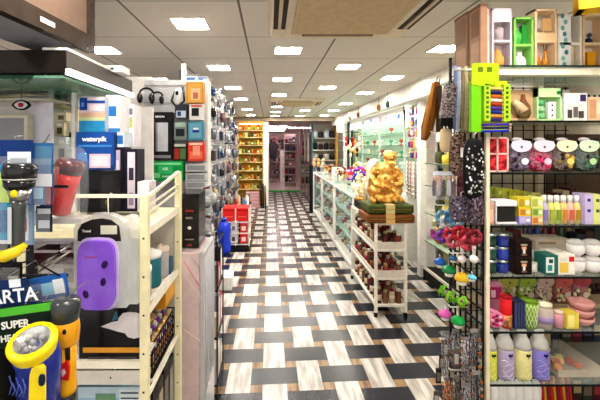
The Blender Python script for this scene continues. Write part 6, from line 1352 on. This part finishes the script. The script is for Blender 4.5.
# hanging display between post and glass cabinet
HB = thing('hanging_display', 'narrow wall panel hung with bright packs over long bead strands, beside the glass cabinet', 'display', (1.95, 4.5, 0)); o = (1.95, 4.5, 0)
MB(o).box(1.93, 1.96, 4.26, 4.74, 0, 2.02, '#ddd9d2').make('panel', HB)
for r_ in range(5):
    for k in range(4):
        c, cn = (('#6a3a9a','violet'),('#d83a4a','red'),('#3a5fb8','blue'),('#e8e4e8','white'),('#c84a90','pink'),('#d6902a','orange'),('#e8b23a','gold'),('#e9d9a0','cream'))[(r_*4+k*3)%5 + (3 if r_ > 2 else 0)]
        blister(WX+.03+.02*(k%2), 4.31+k*.115, 2.0-r_*.135, .10, .12, -1, c, ('g#e8e0d0','g#c23a6a','g#2a4a9a','g#e8a030')[(r_+k)%4], (r_+k)%4, '%s pack on the narrow hanging panel, %s row, %s from the near end' % (cn, ORD[r_], ORD[k]), 'bright packs by the glass cabinet', back=.14)
for k in range(10):
    y = 4.29+k*.046; c, cn = (('#d9cfc4','pale'),('#a88a8a','dusty rose'),('#c9bfb2','beige'),('#8f7a6a','brown'),('#e3dcd6','white'))[k%5]
    x = WX+.02; m = MB((x, y, 1.30)); m.tube([(x,y,1.31),(x-.004,y+.004,1.1),(x+.003,y-.003,.86+.03*(k%3))], .008, c, 5)
    for q2 in range(8): m.ell((x-.006, y, 1.27-q2*.052), (.012,.012,.012), c, nu=7, nv=5)
    tag(m.make('bead_strand'), '%s bead strand below the bright packs, %s from the near end' % (cn, ORD[k]), 'bead strand', 'long bead strands')
# glass display cabinet
GCB = thing('glass_cabinet', 'long wall display cabinet with green tinted glass shelves and a bright white header', 'cabinet', (1.95, 6.4, 0)); o = (1.95, 6.4, 0)
MB(o).box(1.97, 2.0, 4.76, 8.0, .9, 2.02, '#bcd2c0').make('back_panel', GCB); MB(o).box(WX+.05, 2.0, 4.76, 8.0, 0, .9, '#dfe0d8').make('base_cupboard', GCB)
MB(o).box(WX, WX+.02, 4.76, 8.0, 1.84, 2.025, '#f8f6f2').make('header_board', GCB)
MB(o).box(1.80, 1.84, 4.85, 7.9, 1.99, 2.01, 'e14#f4fff6').make('light_tube', GCB)
for z in (1.019, 1.179, 1.339, 1.499, 1.679, 1.829): MB(o).box(WX+.02, 1.969, 4.76, 8.0, z, z+.008, 'c.35#b4d8c0').box(WX+.016, WX+.02, 4.76, 8.0, z, z+.008, '#2f7a52').make('glass_shelf', GCB)
for y in (4.76, 5.84, 6.92, 7.98): MB(o).box(WX, WX+.02, y, y+.02, .9, 2.02, '#c9d8cc').make('upright', GCB)
for L, z in enumerate((1.028,1.188,1.348,1.508,1.688)):
    for k in range(14):
        if (L*5+k*3) % 4 == 3: continue
        y = 4.92+k*.222; c, cn = (('c.6#e6f0e8','clear glass'),('#dfe8e0','white'),('m#d9c68a','gilt'),('#6fae86','jade'),('#b0c8c0','pale green'),('#c05a4a','red'))[(L*2+k*5)%6]; h_ = .07+.02*(k%2)
        oo = (1.86, y, z); tag(MB(oo).lathe([(0,0),(.03,0),(.008,h_*.2),(.008,h_*.4),(.035,h_*.6),(.03,h_),(.0,h_)], oo, c, 9).make('glass_ornament'), '%s ornament in the wall cabinet, %s shelf, %s from the near end' % (cn, ('lowest','second','third','fourth','top')[L], ORD[k]), 'ornament', 'ornaments in the wall cabinet')
for k in range(11):     # stickers and price cards on the header
    y = 4.95+k*.27; c, cn = (('#4a6fb8','blue'),('#d8e4e8','pale'),('#7a9ac0','steel blue'),('#e2a0a0','pink'),('#8ac0a0','mint'))[k%5]
    tag(MB((WX-.004,y,1.88)).box(WX-.004, WX-.001, y-.05, y+.05, 1.87+.02*(k%3), 1.93+.03*(k%2), c).make('price_card'), '%s card on the white header of the wall cabinet, %s from the near end' % (cn, ORD[k]), 'card', 'cards on the cabinet header')
for k, (y, c, cn) in enumerate(((4.95,'#2f4a34','dark green'),(5.35,'#8a5a3a','brown'),(6.6,'#7a4a34','brick brown'),(7.3,'#b8a078','tan'))):
    tag(MB((1.60, y, CZ-.2)).tube([(1.60,y,CZ),(1.60,y,CZ-.12)], .003, '#555555', 4).ell((1.60,y,CZ-.16), (.03,.03,.05), c, nu=9, nv=6).make('hanging_charm'), '%s charm hanging from the ceiling by the cabinet header' % cn, 'charm')
dp = MB((WX+.02, 8.1, 0)).box(WX-.02, WX+.08, 8.02, 8.17, 0, 2.02, '#26323a').make('dark_curtain_column'); tag(dp, 'dark blue grey column at the far end of the glass cabinet', 'column')
LC = thing('lit_tower_cabinet', 'narrow white cabinet with a bright lit top and green glass below', 'cabinet', (WX, 8.7, 0)); o = (WX, 8.7, 0)
MB(o).box(WX-.06, WX+.2, 8.3, 9.2, 0, .95, '#d9e0d8').make('base', LC); MB(o).box(WX-.06, WX+.2, 8.3, 9.2, 1.85, 2.02, 'e1.6#fffdf6').make('lit_header', LC)
MB(o).box(WX+.1, WX+.2, 8.3, 9.2, .95, 1.85, '#8fc8a0').make('back_panel', LC); MB(o).box(WX-.07, WX+.0, 8.25, 8.33, .95, 2.02, '#eeece4').make('front_post', LC)
for z in (1.15, 1.38, 1.62): MB(o).box(WX-.06, WX+.1, 8.33, 9.2, z, z+.012, 'c.5#8fd0a0').make('glass_shelf', LC)
# end shelf facing the camera with dark bags
ES = thing('bag_shelves', 'shelves of dark bags and clothes facing the camera at the far end of the counters', 'shelving', (1.35, 9.8, 0)); o = (1.35, 9.8, 0); ex0, ex1 = px(313, 9.8), px(336, 9.8)
MB(o).box(ex0, ex1, 10.1, 10.13, 0, 2.1, '#cfc8bc').make('back_panel', ES); MB(o).box(ex0-.03, ex0, 9.8, 10.13, 0, 2.1, '#5f7f86').box(ex1, ex1+.05, 9.8, 10.13, 0, 2.1, '#c9a050').make('side_panel', ES)
for r_, z in enumerate((.55,.85,1.12,1.40,1.72)):
    MB(o).box(ex0, ex1, 9.8, 10.1, z-.021, z-.001, '#d4cec4').make('shelf', ES)
    for k in range(4):
        c, cn = [(('#e0622a','orange'),('#d8501e','deep orange')), (('#9a9088','grey'),('#d8cfc4','pale')), (('#b8b0a8','light grey'),('#2a2628','black')), (('#1c1a1c','black'),('#3a2c30','dark brown')), (('#cfd2d8','white'),('#2e3036','charcoal'))][r_][k%2]
        x = ex0+.075+k*.15; h_ = (.20,.22,.22,.24,.26)[r_]-.03*(k%3==1); oo = (x, 9.92, z)
        m = MB(oo).ell((x, 9.92, z+h_*.38), (.070,.06,h_*.38), c, .5, .7, nu=10, nv=7).tube([(x-.025,9.92,z+h_*.68),(x-.018,9.92,z+h_*.95),(x+.018,9.92,z+h_*.95),(x+.025,9.92,z+h_*.68)], .006, c, 5)
        tag(m.make('handbag'), '%s handbag on the far bag shelves, %s shelf, %s from the aisle' % (cn, ('lowest','second','third','fourth','top')[r_], ORD[k]), 'handbag', 'handbags on the far bag shelves')
for k, (a, c, cn, z0) in enumerate(((305,'#a99a98','pale taupe',1.25),(308.2,'#d9c8bc','beige',1.2),(311.4,'#4a7a88','teal',1.3),(301.5,'#9c6a7a','plum',1.4))):
    oo = (px(a,10.4), 10.4, 0); t_ = thing('coat_stand', 'stand with a %s coat beside the far bag shelves' % cn, 'coat stand', oo)
    MB(oo).bar((oo[0],10.4,0),(oo[0],10.4,2.05),.02,'#77706c').make('pole', t_); MB(oo).ell((oo[0],10.4,z0+.25), (.035,.08,.42), c, .6, .8, nu=10, nv=8).make('coat', t_)
for k, (c, cn) in enumerate((('#e9b48a','peach'),('#d9a86a','tan'),('#e8d9c0','cream'))):
    oo = (1.14+k*.115, 9.4, 0); t_ = thing('plush_stand', '%s plush on a grey stand before the far bag shelves' % cn, 'plush', oo)
    MB(oo).box(oo[0]-.04, oo[0]+.04, 9.36, 9.44, 0, .95, ('#5f7280','#3a4048','#8a9aa0')[k]).make('stand', t_); MB(oo).ell((oo[0],9.4,1.03), (.05,.05,.08), c, nu=10, nv=7).ell((oo[0],9.4,1.14), (.04,.04,.045), c, nu=10, nv=7).make('plush_body', t_)
